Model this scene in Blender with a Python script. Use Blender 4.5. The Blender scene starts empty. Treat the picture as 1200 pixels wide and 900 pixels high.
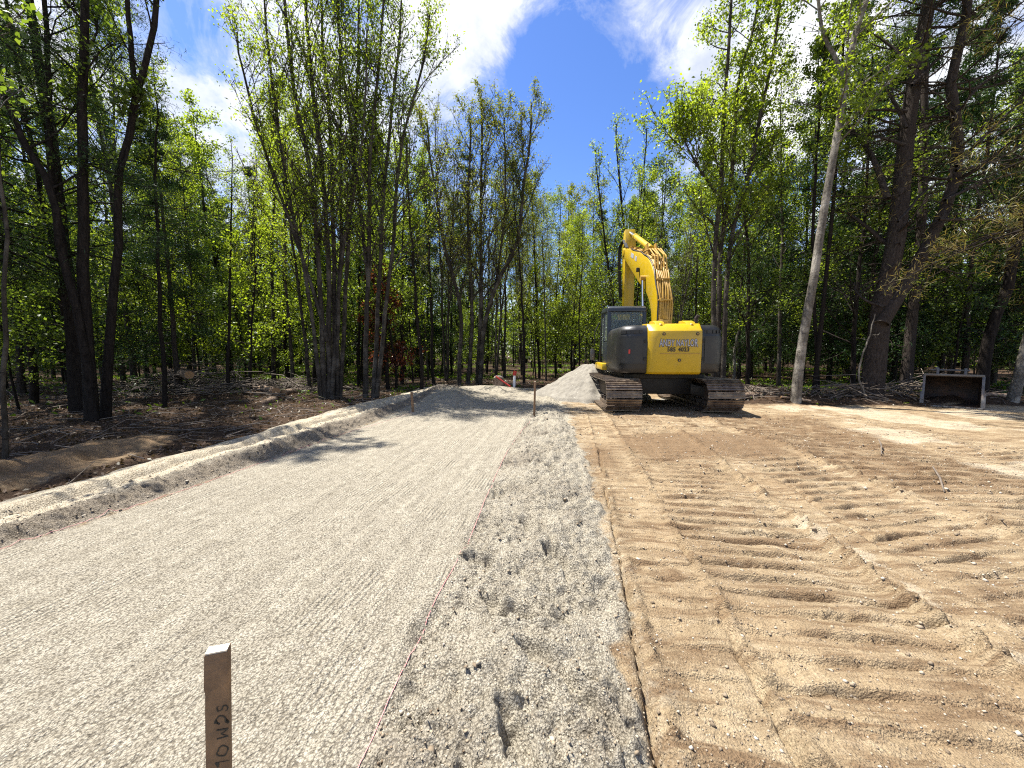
import bpy, bmesh, math, random
import numpy as np
from mathutils import Vector, Matrix
random.seed(7)
R = math.radians
sc = bpy.context.scene
COL = sc.collection
F_PX, PITCH, CAM_H = 440.0, R(4.93), 1.45

# ------------------------------------------------------------------ helpers
def ray(px, py):
    u = (px-600)/F_PX; v = (450-py)/F_PX
    return u, math.cos(PITCH)+v*math.sin(PITCH), -math.sin(PITCH)+v*math.cos(PITCH)
def on_ground(px, py, z=0.0):
    a, b, c = ray(px, py); t = (z-CAM_H)/c
    return (a*t, b*t, z)
def at_depth(px, py, Y):
    a, b, c = ray(px, py); t = Y/b
    return (a*t, Y, CAM_H+c*t)

def tag(o, label=None, cat=None, group=None, kind=None):
    if label: o['label'] = label
    if cat: o['category'] = cat
    if group: o['group'] = group
    if kind: o['kind'] = kind
    return o
def empty(name, loc=(0, 0, 0), rz=0.0):
    o = bpy.data.objects.new(name, None); COL.objects.link(o)
    o.location = loc; o.rotation_euler = (0, 0, rz); o.empty_display_size = .2
    return o
def link_mesh(name, me, mat, parent=None):
    o = bpy.data.objects.new(name, me); COL.objects.link(o)
    if mat: me.materials.append(mat)
    if parent: o.parent = parent
    return o
def mesh_np(name, verts, faces, smooth=False):
    """verts (N,3) array, faces (M,k) array of equal-sized polygons"""
    me = bpy.data.meshes.new(name)
    verts = np.asarray(verts, dtype=np.float32); faces = np.asarray(faces, dtype=np.int32)
    k = faces.shape[1]
    me.vertices.add(len(verts)); me.vertices.foreach_set('co', verts.ravel())
    me.loops.add(faces.size); me.loops.foreach_set('vertex_index', faces.ravel())
    me.polygons.add(len(faces))
    me.polygons.foreach_set('loop_start', np.arange(0, faces.size, k, dtype=np.int32))
    if smooth: me.polygons.foreach_set('use_smooth', np.ones(len(faces), dtype=bool))
    me.update(calc_edges=True); me.validate()
    return me

# ---- numpy noise
def _h(ix, iy, seed):
    n = (ix.astype(np.int64)*374761393 + iy.astype(np.int64)*668265263 + seed*1442695041) & 0xffffffff
    n = ((n ^ (n >> 13))*1274126177) & 0xffffffff
    n = ((n ^ (n >> 16))*2246822519) & 0xffffffff
    n = n ^ (n >> 15)
    return (n & 0xffffff)/float(0xffffff)
def vn(x, y, seed=0):
    x = np.asarray(x, float); y = np.asarray(y, float)
    ix = np.floor(x); iy = np.floor(y); fx = x-ix; fy = y-iy
    fx = fx*fx*fx*(fx*(fx*6-15)+10); fy = fy*fy*fy*(fy*(fy*6-15)+10)
    a = _h(ix, iy, seed); b = _h(ix+1, iy, seed); c = _h(ix, iy+1, seed); d = _h(ix+1, iy+1, seed)
    return (a+(b-a)*fx+(c-a)*fy+(a-b-c+d)*fx*fy)*2-1
def fbm(x, y, seed=0, octv=4, gain=.5):
    s = 0; a = 1; t = 0
    for k in range(octv):
        c, sn = math.cos(.7*k), math.sin(.7*k)
        s = s+a*vn((x*c-y*sn)*2**k+13.1*k, (x*sn+y*c)*2**k-7.7*k, seed+k*17); t += a; a *= gain
    return s/t
def sst(a, b, x):
    t = np.clip((x-a)/(b-a), 0, 1); return t*t*(3-2*t)
def gau(x, w): return np.exp(-(x/w)**2)

# ------------------------------------------------------------------ materials
def new_mat(name):
    m = bpy.data.materials.new(name); m.use_nodes = True
    nt = m.node_tree; b = nt.nodes['Principled BSDF']
    return m, nt, b
def N(nt, typ, **kw):
    n = nt.nodes.new(typ)
    for k, v in kw.items():
        if k in n.inputs.keys(): n.inputs[k].default_value = v
        else: setattr(n, k, v)
    return n
def ramp(nt, fac, stops):
    r = nt.nodes.new('ShaderNodeValToRGB'); e = r.color_ramp.elements
    while len(e) < len(stops): e.new(.5)
    for i, (p, c) in enumerate(stops):
        e[i].position = p; e[i].color = (*c, 1) if len(c) == 3 else c
    nt.links.new(fac, r.inputs[0]); return r.outputs[0]
def mixc(nt, fac, a, b, mode='MIX'):
    m = nt.nodes.new('ShaderNodeMix'); m.data_type = 'RGBA'; m.blend_type = mode
    for s, v in ((m.inputs[0], fac), (m.inputs[6], a), (m.inputs[7], b)):
        if hasattr(v, 'node'): nt.links.new(v, s)
        elif isinstance(v, tuple): s.default_value = (*v, 1) if len(v) == 3 else v
        else: s.default_value = v
    return m.outputs[2]
def math_(nt, op, a, b=None, clamp=False):
    m = nt.nodes.new('ShaderNodeMath'); m.operation = op; m.use_clamp = clamp
    for i, v in enumerate((a, b)):
        if v is None: continue
        if hasattr(v, 'node'): nt.links.new(v, m.inputs[i])
        else: m.inputs[i].default_value = v
    return m.outputs[0]
def noise(nt, co, scale, detail=4, rough=.55, dist=0.0):
    n = nt.nodes.new('ShaderNodeTexNoise'); n.inputs['Scale'].default_value = scale
    n.inputs['Detail'].default_value = detail; n.inputs['Roughness'].default_value = rough
    n.inputs['Distortion'].default_value = dist
    nt.links.new(co, n.inputs['Vector']); return n.outputs['Fac']
def bump(nt, b, h, strength=.3, dist=.01):
    n = nt.nodes.new('ShaderNodeBump'); n.inputs['Strength'].default_value = strength
    n.inputs['Distance'].default_value = dist
    nt.links.new(h, n.inputs['Height']); nt.links.new(n.outputs[0], b.inputs['Normal'])
def simple(name, col, rough=.6, metal=0.0, var=.15, scale=9.0, bumps=0.0, dirt=None, dirt_amt=.5):
    m, nt, b = new_mat(name)
    tc = nt.nodes.new('ShaderNodeTexCoord').outputs['Object']
    f = noise(nt, tc, scale, 6, .65)
    lo = tuple(c*(1-var) for c in col); hi = tuple(min(1, c*(1+var)) for c in col)
    c = ramp(nt, f, [(.3, lo), (.7, hi)])
    if dirt:
        f2 = noise(nt, tc, scale*.45, 8, .7)
        k = ramp(nt, f2, [(.62-.25*dirt_amt, (0, 0, 0)), (.75, (1, 1, 1))])
        c = mixc(nt, math_(nt, 'MULTIPLY', k, dirt_amt), c, dirt)
    nt.links.new(c, b.inputs['Base Color'])
    rr = ramp(nt, f, [(.3, (rough*.85,)*3), (.7, (min(1, rough*1.15),)*3)])
    nt.links.new(rr, b.inputs['Roughness']); b.inputs['Metallic'].default_value = metal
    if bumps: bump(nt, b, noise(nt, tc, scale*5, 6, .6), bumps, .01)
    return m
def leaf_mat(name, cols, trans=.5, rough=.5):
    m = bpy.data.materials.new(name); m.use_nodes = True; nt = m.node_tree; nt.nodes.clear()
    out = nt.nodes.new('ShaderNodeOutputMaterial')
    geo = nt.nodes.new('ShaderNodeNewGeometry'); oi = nt.nodes.new('ShaderNodeObjectInfo')
    tc = nt.nodes.new('ShaderNodeTexCoord')
    nz = noise(nt, tc.outputs['Object'], .55, 2)
    f = math_(nt, 'ADD', math_(nt, 'MULTIPLY', geo.outputs['Random Per Island'], .45),
              math_(nt, 'ADD', math_(nt, 'MULTIPLY', oi.outputs['Random'], .3), math_(nt, 'MULTIPLY', nz, .5)))
    c = ramp(nt, f, [(.2+.7*i/(len(cols)-1), q) for i, q in enumerate(cols)])
    d = nt.nodes.new('ShaderNodeBsdfDiffuse'); t = nt.nodes.new('ShaderNodeBsdfTranslucent')
    g = nt.nodes.new('ShaderNodeBsdfGlossy'); g.inputs['Roughness'].default_value = .38
    g.inputs['Color'].default_value = (.9, .95, .9, 1)
    nt.links.new(c, d.inputs[0])
    tcx = mixc(nt, 1.0, c, (1.9, 1.9, .7), 'MULTIPLY')
    nt.links.new(tcx, t.inputs[0])
    m1 = nt.nodes.new('ShaderNodeMixShader'); m1.inputs[0].default_value = trans
    nt.links.new(d.outputs[0], m1.inputs[1]); nt.links.new(t.outputs[0], m1.inputs[2])
    m2 = nt.nodes.new('ShaderNodeMixShader'); m2.inputs[0].default_value = .02
    nt.links.new(m1.outputs[0], m2.inputs[1]); nt.links.new(g.outputs[0], m2.inputs[2])
    nt.links.new(m2.outputs[0], out.inputs[0])
    return m
def bark_mat(name, lo, hi, patch=None, band=7.0):
    m, nt, b = new_mat(name)
    tc = nt.nodes.new('ShaderNodeTexCoord').outputs['Object']
    mp = nt.nodes.new('ShaderNodeMapping'); mp.inputs['Scale'].default_value = (1, 1, .25)
    nt.links.new(tc, mp.inputs[0])
    f = noise(nt, mp.outputs[0], 22, 6, .7); g = noise(nt, tc, 2.3, 4, .6)
    c = ramp(nt, f, [(.3, lo), (.7, hi)])
    if patch:
        c = mixc(nt, ramp(nt, g, [(.48, (0, 0, 0)), (.6, (1, 1, 1))]), c, patch)
    mp2 = nt.nodes.new('ShaderNodeMapping'); mp2.inputs['Scale'].default_value = (1, 1, 4)
    nt.links.new(tc, mp2.inputs[0])
    h = noise(nt, mp2.outputs[0], band, 3, .6)
    c = mixc(nt, ramp(nt, h, [(.58, (0, 0, 0)), (.7, (.7, .7, .7))]), c, tuple(x*.45 for x in lo))
    nt.links.new(c, b.inputs['Base Color']); b.inputs['Roughness'].default_value = .95; b.inputs['Specular IOR Level'].default_value = .08
    bump(nt, b, f, 1.0, .05)
    return m

M = {}
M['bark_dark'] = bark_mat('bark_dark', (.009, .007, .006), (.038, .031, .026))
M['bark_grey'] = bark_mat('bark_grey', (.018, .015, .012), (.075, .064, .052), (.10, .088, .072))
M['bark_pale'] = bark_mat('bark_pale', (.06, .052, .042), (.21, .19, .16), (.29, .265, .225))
M['bark_pine'] = bark_mat('bark_pine', (.016, .012, .010), (.085, .070, .060), (.05, .04, .034), 12)
M['leaf_yellow'] = leaf_mat('leaf_yellow', [(.09, .13, .014), (.14, .19, .024), (.20, .24, .035)], .64)
M['leaf_green'] = leaf_mat('leaf_green', [(.04, .068, .013), (.08, .115, .024), (.14, .18, .036)], .62)
M['leaf_olive'] = leaf_mat('leaf_olive', [(.065, .085, .016), (.11, .135, .025), (.16, .165, .035)], .5)
M['leaf_red'] = leaf_mat('leaf_red', [(.05, .012, .01), (.12, .03, .02), (.16, .05, .03)], .4)
M['needle'] = leaf_mat('needle', [(.012, .03, .010), (.025, .055, .018), (.05, .085, .025)], .2)
M['needle_green'] = leaf_mat('needle_green', [(.03, .06, .015), (.06, .10, .025), (.11, .14, .04)], .3)
M['needle_dead'] = leaf_mat('needle_dead', [(.12, .08, .03), (.16, .12, .05), (.10, .11, .04)], .3)
M['yellow'] = simple('yellow_paint', (.45, .295, .005), .38, 0, .06, 4, 0, (.30, .23, .11), .42)
M['yellow_dull'] = simple('yellow_dull', (.38, .22, .03), .5, 0, .15, 7, .1, (.30, .18, .07), .65)
M['dark_panel'] = simple('dark_panel', (.012, .012, .012), .42, 0, .1, 5, 0, (.16, .13, .10), .25)
M['cab'] = simple('cab_paint', (.018, .022, .028), .35, 0, .1, 6, 0, (.10, .09, .08), .2)
M['black'] = simple('black_steel', (.008, .007, .006), .6, 0, .3, 8, .1)
M['rubber'] = simple('rubber', (.012, .012, .012), .45, 0, .2, 9)
M['chrome'] = simple('chrome', (.75, .76, .78), .15, 1.0, .05, 6)
M['track'] = simple('track_steel', (.11, .082, .062), .42, .45, .45, 11, .4, (.40, .31, .21), .7)
M['track_dark'] = simple('track_dark', (.06, .045, .035), .7, .1, .3, 14, .3, (.20, .15, .10), .5)
M['white_paint'] = simple('white_paint', (.75, .75, .73), .4, 0, .06, 6, 0, (.4, .37, .3), .3)
M['red_paint'] = simple('red_paint', (.45, .03, .02), .45, 0, .15, 8)
M['letter_grey'] = simple('letter_grey', (.36, .36, .38), .5, 0, .25, 30)
M['letter_black'] = simple('letter_black', (.012, .012, .012), .5, 0, .1, 30)
M['stake_wood'] = simple('stake_wood', (.23, .135, .068), .85, 0, .35, 16, .4, (.05, .03, .02), .8)
M['stake_end'] = simple('stake_end', (.62, .54, .42), .8, 0, .2, 60, .2)
M['log_bark'] = bark_mat('log_bark', (.10, .07, .05), (.26, .19, .14), (.34, .25, .18))
M['log_cut'] = simple('log_cut', (.32, .18, .08), .8, 0, .2, 14, .2)
M['stick'] = simple('dry_stick', (.12, .095, .072), .85, 0, .5, 3, 0)
M['string'] = simple('pink_string', (.62, .27, .26), .7, 0, .2, 8)
M['steel_pale'] = simple('worn_steel', (.13, .127, .12), .5, .3, .35, 8, .2, (.16, .09, .05), .6)
M['bucket_rust'] = simple('bucket_rust', (.03, .02, .015), .7, .2, .4, 7, .3, (.16, .07, .03), .5)
M['grass'] = leaf_mat('grass', [(.05, .09, .012), (.09, .15, .017), (.14, .20, .03)], .45)
M['litter'] = leaf_mat('litter', [(.03, .018, .012), (.09, .055, .033), (.20, .14, .095)], .1)
m, nt, b = new_mat('glass'); b.inputs['Base Color'].default_value = (.55, .62, .62, 1)
b.inputs['Roughness'].default_value = .03; b.inputs['Transmission Weight'].default_value = .9; b.inputs['IOR'].default_value = 1.2
M['glass'] = m

# ------------------------------------------------------------------ ground
def spacing(breaks):
    """breaks: list of (pos, step) from left to right; returns sorted coordinates with a step that changes linearly"""
    xs = [breaks[0][0]]; i = 0
    while xs[-1] < breaks[-1][0]:
        x = xs[-1]
        while i < len(breaks)-2 and x >= breaks[i+1][0]: i += 1
        (a, sa), (b_, sb) = breaks[i], breaks[i+1]
        k = (x-a)/(b_-a); xs.append(x+sa+(sb-sa)*k)
    return np.array(xs)
XL_Y = [-40, 1, 2.63, 3.09, 3.7, 4.71, 6.44, 9.62, 12, 14, 17]
XL_X = [-4.5, -3.95, -3.75, -3.64, -3.47, -3.28, -2.97, -2.65, -2.05, -1.9, -1.9]
XR_Y = [-40, 1.25, 1.96, 2.69, 4.2, 5.83, 8.93, 12, 17]
XR_X = [-.6, -.53, -.47, -.35, -.2, 0, .53, .9, 1.6]
XB_Y = [-40, 1.19, 1.53, 1.96, 2.69, 4.22, 5.83, 8.12, 10.97, 17]
XB_X = [.3, .48, .53, .58, .72, .90, 1.05, 1.21, 1.38, 1.9]
TH = R(8.66); CT, ST = math.cos(TH), math.sin(TH)
FOOT = [(-.10, 2.03, .5), (.14, 1.62, .9), (.32, 1.42, .7), (.13, 3.05, .3), (.39, 2.32, .4), (.31, 2.55, .5), (.02, 1.28, .4),
        (-.22, 2.5, 1.2), (.5, 4.6, .4), (.05, 1.95, 1.1)]
def ground_fields(x, y):
    """height plus colour masks: gravel, forest floor, wet soil with painted shade, packed pale sand"""
    xl = np.interp(y, XL_Y, XL_X)+.05*vn(y*1.3, y*0, 5); xr = np.interp(y, XR_Y, XR_X); xb = np.interp(y, XB_Y, XB_X)
    wob = .05*fbm(x*2.2, y*2.2, 3, 3)
    xbw = xb+.13*fbm(x*3.5, y*3.5, 11, 4, .65)
    near = sst(30, 14, np.hypot(x, y))                       # fine relief fades out far away
    g1 = fbm(x*24, y*24, 21, 3, .75); g2 = fbm(x*7, y*7, 31, 4); g3 = fbm(x*.9, y*.9, 41, 3)
    q = xl-x                                                  # distance left of the left string
    in_road = sst(-.05, .05, x-xl)*sst(.05, -.05, x-xr-wob)
    in_shl = sst(-.05, .05, x-xr-wob)*sst(.05, -.05, x-xbw)
    in_dirt = sst(-.04, .04, x-xbw)
    s = x*CT-y*ST; t = x*ST+y*CT
    # ---- gravel road: flat with drag lines, compactor ripples, fine grain
    comb = .5+.5*np.sin(2*math.pi*(s*CT+.15*vn(x*2, y*2, 8))/.040)
    combmask = sst(.10, .4, fbm(x*1.3, y*.8, 61, 2))
    drag = fbm(s*16, t*.9, 71, 3)
    road = .0055*g1+.006*g2*(.5+sst(-.2, .4, g3))+.012*g3+.008*drag+.009*comb*combmask*0+.006*np.clip(fbm(s*9, t*3, 73, 3), 0, 1)
    # ---- loose shoulder with footprints
    lump = np.abs(fbm(x*5.5, y*5.5, 81, 4, .6)); clod = np.clip(fbm(x*15, y*15, 91, 3, .6), 0, 1)
    crumb = np.abs(vn(x*17, y*17, 87))+.5*np.abs(vn(x*34, y*34, 88))
    shl = .017*g1-.055*crumb*sst(-.35, .25, fbm(x*2.3, y*2.3, 89, 3))+.075*fbm(x*2.6, y*2.6, 82, 4, .55)+.06*lump+.05*sst(0, .35, x-xr)*sst(0, .35, xb-x)+.05*clod*sst(-.1, .3, fbm(x*1.6, y*1.6, 84, 2))-.02
    for (fx, fy, fa) in FOOT:
        c_, s_ = math.cos(fa), math.sin(fa); dx = x-fx; dy = y-fy
        a = dx*c_+dy*s_; b_ = -dx*s_+dy*c_
        d = np.sqrt((a/.05)**2+(b_/.14)**2)
        shl = shl-.065*sst(1.12, .85, d)+.025*gau(d-1.4, .25)
    # ---- windrow beyond the left string
    hw = np.interp(y, [-40, 2.5, 4, 6, 9, 12, 14], [.08, .085, .10, .125, .12, .11, .05])*(1+.25*fbm(y*.8, y*0+3, 95, 2))
    wtop = np.interp(y, [0, 3, 6, 10, 13], [.55, .58, .68, .9, .9])
    wf = .42+.09*fbm(y*2, y*0, 97, 3)+.05*vn(y*6, y*0, 98)
    face = sst(-.05, wf, q); outer = sst(wtop+wf+.55, wtop+wf-.1, q)
    wind = hw*face*outer
    rut = -.06*gau(q-wf-.28, .05)-.06*gau(q-wf-.55, .045)+.035*gau(q-wf-.40, .05)
    wind = wind+rut*sst(13, 10, y)*outer
    wind = wind+(.05*lump+.08*clod+.02*g1-.04*crumb)*gau(q-.22, .24)+.004*g1+.022*(fbm(x*3, y*3, 96, 4, .6))*face*outer
    mound = .32*np.exp(-(((x+2.0+.15*(y-11.5))/.75)**2+((y-11.6)/2.3)**2))*(1+.2*fbm(x*2.5, y*2.5, 99, 3))
    mound = mound+.16*np.exp(-(((x+.9)/1.2)**2+((y-14.3)/.5)**2))
    # ---- dug dirt on the right
    hh = -.045+.05*fbm(x*.7, y*.7, 101, 3)*sst(0, 1.5, s-.3)
    jig = .06*fbm(x*1.2, y*1.2, 103, 2)
    def tread(tt, pitch, w, seed, ss):
        ph = tt/pitch+.20*fbm(ss*.8, tt*.8, seed, 2)+.09*fbm(ss*5, tt*5, seed+2, 3)
        fr = ph-np.floor(ph)-.5
        brk = sst(-.5, .1, fbm(ss*2.4+np.floor(ph)*3.7, np.floor(ph)*1.3, seed+5, 2))
        return (-.9*gau(fr+.46, w*(1+.5*vn(ss*9, tt*9, seed+3)))-.5*fr)*(.45+.55*brk)*(.8+.5*vn(ss*4, tt*4, seed+4))
    bandA = sst(.36, .42, s+jig*.4)*sst(.9, .84, s+jig*.4)
    bandB = sst(.84, .9, s+jig*.5)*sst(2.06, 1.98, s+jig)
    s2 = x-.03*y; bandC = sst(3.95, 4.15, s2+jig*2)*sst(6.3, 5.9, s2-.12*(y-5)+jig*2)
    bandD = sst(2.35, 2.5, s+jig)*sst(3.95, 3.8, s2+jig)
    brown = np.exp(-((((x-3.1)*.9-(y-6)*.25)/1.25)**2+((y-5.9)/.85)**2)**2)
    far_fade = sst(9.2, 8.4, y)
    trd = .030*tread(t, .19, .07, 201, s)*bandA+.085*tread(t, .17, .075, 211, s)*bandB*(1-brown*.9)
    t3 = y+.12*(x-5)**2*.3+.15*x
    trd = trd+.100*tread(t3, .21, .085, 221, x)*bandC+.085*tread(y-.22*x, .185, .08, 231, x)*bandD*(1-brown)
    trd = trd*far_fade*(1+.25*g2)
    trd = trd+.080*tread(t-.3*s, .2, .08, 241, s)*sst(6.3, 7, s2)*sst(9, 7.5, y)*sst(-.1, .3, fbm(x*.6, y*.6, 243, 2))
    crack = -.075*gau(s-(.325+.075*sst(1, 3, y)+.05*sst(3, 6, y))-.02*fbm(y*4, y*0, 301, 3), .014+.012*vn(y*3, y*0, 302))*sst(6.5, 4.5, y)*sst(-.75, -.2, vn(y*2.1, y*0+5, 303))
    crack2 = -.055*gau(s-.87-.03*fbm(y*3, y*0, 305, 3), .016)*sst(3.6, 2.6, y)*sst(-.6, 0, vn(y*2.6, y*0+9, 307))
    crack3 = -.035*gau(s-2.03-.03*fbm(y*3, y*0, 308, 3), .02)*sst(4.2, 3.2, y)*sst(-.5, .1, vn(y*1.9, y*0+2, 309))
    crack4 = -.03*gau(s-2.42-.05*fbm(y*2, y*0, 312, 3), .02)*sst(5, 4, y)*sst(-.3, .2, vn(y*1.9, y*0+7, 313))
    lanes = .030*gau(s-.90-.03*g2, .035)+.045*gau(s-2.02-.05*g2, .05)+.05*gau(s2-4.05-.08*g2, .07)+.035*gau(s-.43-.02*g2, .03)
    lanes = lanes*sst(-.5, .1, fbm(x*2, y*2, 315, 3))*far_fade*(1+1.2*g1)
    rest = sst(.2, .6, fbm(x*3, y*3, 311, 3))
    dirt = hh+lanes+trd+crack+crack2+crack3+crack4+.008*g1*(.4+rest)+.014*g2+.022*clod*rest+.05*brown
    dirt = dirt+.03*gau(s-2.0, .05)*sst(4.5, 3, y)-.018*gau(s-2.2, .10)*sst(5, 3, y)
    # ---- forest floor
    edge_r = 10.2+.4*fbm(x*.8, y*0+3, 331, 2)+.10*np.clip(x-8, 0, 9)*0
    fl = sst(wtop+wf+.3, wtop+wf+.6, q)                      # left of the windrow
    fr_ = sst(edge_r-.25, edge_r+.35, y)*sst(5.8, 6.6, x)
    fb = sst(14.6, 15.3, y+.25*fbm(x*1.2, y*.3, 333, 2))
    forest = np.clip(fl+fr_+fb, 0, 1)
    fz = .05*fbm(x*1.7, y*1.7, 341, 4)+.02*g2*near+.25*sst(0, 30, np.hypot(x, y-10)-6)*fbm(x*.12, y*.12, 343, 3)
    fz = fz+.22*gau(y-10.9-.3*vn(x*.9, x*0, 5), .45)*sst(6.5, 8.2, x)*(.6+.5*fbm(x*2, y*2, 351, 3))
    fz = fz+.30*np.exp(-(((x+9.4)/2.2)**2+((y-12.3)/1.1)**2))*(.7+.6*fbm(x*2, y*2, 353, 3))
    fz = fz-.04*fl
    z = road*in_road+shl*in_shl+dirt*in_dirt*(1-fr_)
    z = z*(1-sst(0, .1, q))+wind*sst(-.05, .02, q)+mound
    z = z*(1-fb)
    z = z+fz*forest
    gravel = np.clip(in_road+in_shl+sst(0, .05, q)*(1-fl), 0, 1)
    gravel = np.maximum(gravel, sst(.05, .2, mound))*(1-fb)
    gravel = np.maximum(gravel, .75*sst(8.6, 9.6, y)*sst(2.2, 1.6, x)*(1-forest))
    gravel = np.maximum(gravel, .6*gau(x-2.2, 1.3)*sst(7, 9.5, y)*(1-forest))
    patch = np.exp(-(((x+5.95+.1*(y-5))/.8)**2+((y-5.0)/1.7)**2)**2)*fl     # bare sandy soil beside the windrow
    damp_shade = np.clip(.95*brown+(.62+.7*g2)*bandC*sst(2.6, 3.8, y)*sst(3.3, 4.2, y)*far_fade+.55*bandB*np.clip(g3+.3+.5*g2, 0, 1)+.55*bandD*np.clip(g3+.2+.5*g2, 0, 1)
                   +.75*np.exp(-(((x-1.28)/.28)**2+((y-5.3)/.8)**2)), 0, 1)*in_dirt
    damp_shade = np.clip(damp_shade+.95*sst(.55, .3, q)*sst(-.05, .1, q)+.5*in_shl*sst(.0, .5, fbm(x*1.6, y*1.6, 84, 3)), 0, 1)  # bank face: its self-shadow painted as dark soil; shoulder blotches are wet grit
    pale = np.clip(.6*sst(2.0, 2.12, s+.25*g2)*sst(2.45, 2.25, s+.25*g2)*in_dirt*sst(4.6, 3, y)*sst(-.3, .3, g3+.2+g2)+outer*sst(wf, wf+.08, q)*.9
                   +.55*sst(5.4, 6.2, s2-.15*(y-5))*in_dirt*sst(.0, .3, g3+.25)+.12*bandA, 0, 1)*(1-forest)
    gravel = gravel*.5+.5*np.clip(sst(-.22, .02, xbw-x)+.0, 0, 1)*gravel+.35*gau(x-xbw, .22)*(gravel < .6)*(y < 9)
    z = z+patch*(.10+.10*fbm(x*2.5, y*2.5, 361, 4)); damp_shade = np.maximum(damp_shade, .75*patch)  # tree shade on the bare patch is painted in through this mask
    return z, gravel, forest*(1-.8*patch), damp_shade, pale, in_road
def gz(x, y): return float(ground_fields(np.array([float(x)]), np.array([float(y)]))[0][0])

def ground_material():
    m, nt, b = new_mat('ground'); L = nt.links
    at1 = nt.nodes.new('ShaderNodeAttribute'); at1.attribute_name = 'soil'
    at2 = nt.nodes.new('ShaderNodeAttribute'); at2.attribute_name = 'wear'
    sp = nt.nodes.new('ShaderNodeSeparateColor'); L.new(at1.outputs['Color'], sp.inputs[0])
    sp2 = nt.nodes.new('ShaderNodeSeparateColor'); L.new(at2.outputs['Color'], sp2.inputs[0])
    gr, fo, da = sp.outputs[0], sp.outputs[1], sp.outputs[2]; pa = sp2.outputs[0]; wr = sp2.outputs[1]
    co = nt.nodes.new('ShaderNodeTexCoord').outputs['Object']
    n_big = noise(nt, co, 1.1, 5, .6); n_mid = noise(nt, co, 9, 6, .65); n_fine = noise(nt, co, 70, 5, .75); n_grit = noise(nt, co, 260, 2, .7)
    vor = nt.nodes.new('ShaderNodeTexVoronoi'); vor.inputs['Scale'].default_value = 120; L.new(co, vor.inputs['Vector'])
    grav = ramp(nt, n_mid, [(.28, (.34, .31, .25)), (.72, (.49, .455, .38))])
    n_g2 = noise(nt, co, 95, 3, .8)
    grit = ramp(nt, n_g2, [(.32, (.36, .34, .32)), (.48, (.95, .95, .95)), (.7, (1.3, 1.28, 1.24))])
    grav = mixc(nt, .8, grav, grit, 'MULTIPLY')
    grav = mixc(nt, math_(nt, 'MULTIPLY', da, .9), grav, mixc(nt, n_mid, (.17, .14, .11), (.27, .235, .19)))
    dirt = ramp(nt, n_mid, [(.28, (.27, .20, .125)), (.5, (.39, .308, .20)), (.75, (.52, .43, .305))])
    dirt = mixc(nt, ramp(nt, n_big, [(.4, (0, 0, 0)), (.65, (.6, .6, .6))]), dirt, (.33, .24, .145))
    damp_shade = ramp(nt, n_fine, [(.3, (.12, .078, .045)), (.7, (.27, .18, .105))])
    sepd = nt.nodes.new('ShaderNodeSeparateXYZ'); L.new(co, sepd.inputs[0])
    sd = math_(nt, 'SUBTRACT', math_(nt, 'MULTIPLY', sepd.outputs[0], CT), math_(nt, 'MULTIPLY', sepd.outputs[1], ST))
    td = math_(nt, 'ADD', math_(nt, 'MULTIPLY', sepd.outputs[0], ST), math_(nt, 'MULTIPLY', sepd.outputs[1], CT))
    cd_ = nt.nodes.new('ShaderNodeCombineXYZ'); L.new(math_(nt, 'MULTIPLY', sd, 1.5), cd_.inputs[0]); L.new(math_(nt, 'MULTIPLY', td, 8.5), cd_.inputs[1])
    moist_shade = noise(nt, cd_.outputs[0], 1.0, 6, .7, .8)
    dirt = mixc(nt, ramp(nt, moist_shade, [(.45, (0, 0, 0)), (.60, (.95, .95, .95))]), dirt, (.20, .135, .08))  # cross streaks: wet soil plus cleat groove shade put into the colour
    dd = ramp(nt, math_(nt, 'ADD', da, math_(nt, 'MULTIPLY', math_(nt, 'SUBTRACT', n_mid, .5), 1.1)), [(.2, (0, 0, 0)), (.75, (.85, .85, .85))])
    dirt = mixc(nt, dd, dirt, damp_shade)
    dirt = mixc(nt, .5, dirt, grit, 'MULTIPLY')
    peb = ramp(nt, noise(nt, co, 45, 2, .5), [(.70, (0, 0, 0)), (.74, (1, 1, 1))])
    dirt = mixc(nt, math_(nt, 'MULTIPLY', peb, .5), dirt, (.60, .55, .47))
    pale_c = ramp(nt, n_mid, [(.3, (.50, .43, .32)), (.7, (.64, .58, .46))])
    palef = ramp(nt, math_(nt, 'ADD', pa, math_(nt, 'MULTIPLY', math_(nt, 'SUBTRACT', n_big, .5), .9)), [(.3, (0, 0, 0)), (.8, (.9, .9, .9))])
    gme_ = ramp(nt, math_(nt, 'ADD', gr, math_(nt, 'MULTIPLY', math_(nt, 'SUBTRACT', noise(nt, co, 5, 7, .75), .5), 1.7)), [(.25, (0, 0, 0)), (.72, (1, 1, 1))])
    c = mixc(nt, gme_, dirt, grav)
    c = mixc(nt, palef, c, pale_c)
    fl = ramp(nt, n_fine, [(.3, (.018, .012, .008)), (.55, (.06, .038, .024)), (.75, (.14, .095, .062))])
    fl2 = ramp(nt, n_mid, [(.3, (.028, .018, .012)), (.7, (.09, .056, .035))])
    fl = mixc(nt, .5, fl, fl2)
    fm = ramp(nt, math_(nt, 'ADD', fo, math_(nt, 'MULTIPLY', math_(nt, 'SUBTRACT', n_mid, .5), .6)), [(.4, (0, 0, 0)), (.62, (1, 1, 1))])
    c = mixc(nt, fm, c, fl)
    v2 = nt.nodes.new('ShaderNodeTexVoronoi'); v2.inputs['Scale'].default_value = 95; L.new(co, v2.inputs['Vector'])
    sep = nt.nodes.new('ShaderNodeSeparateXYZ'); L.new(co, sep.inputs[0])
    s_ = math_(nt, 'SUBTRACT', math_(nt, 'MULTIPLY', sep.outputs[0], CT), math_(nt, 'MULTIPLY', sep.outputs[1], ST))
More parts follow.
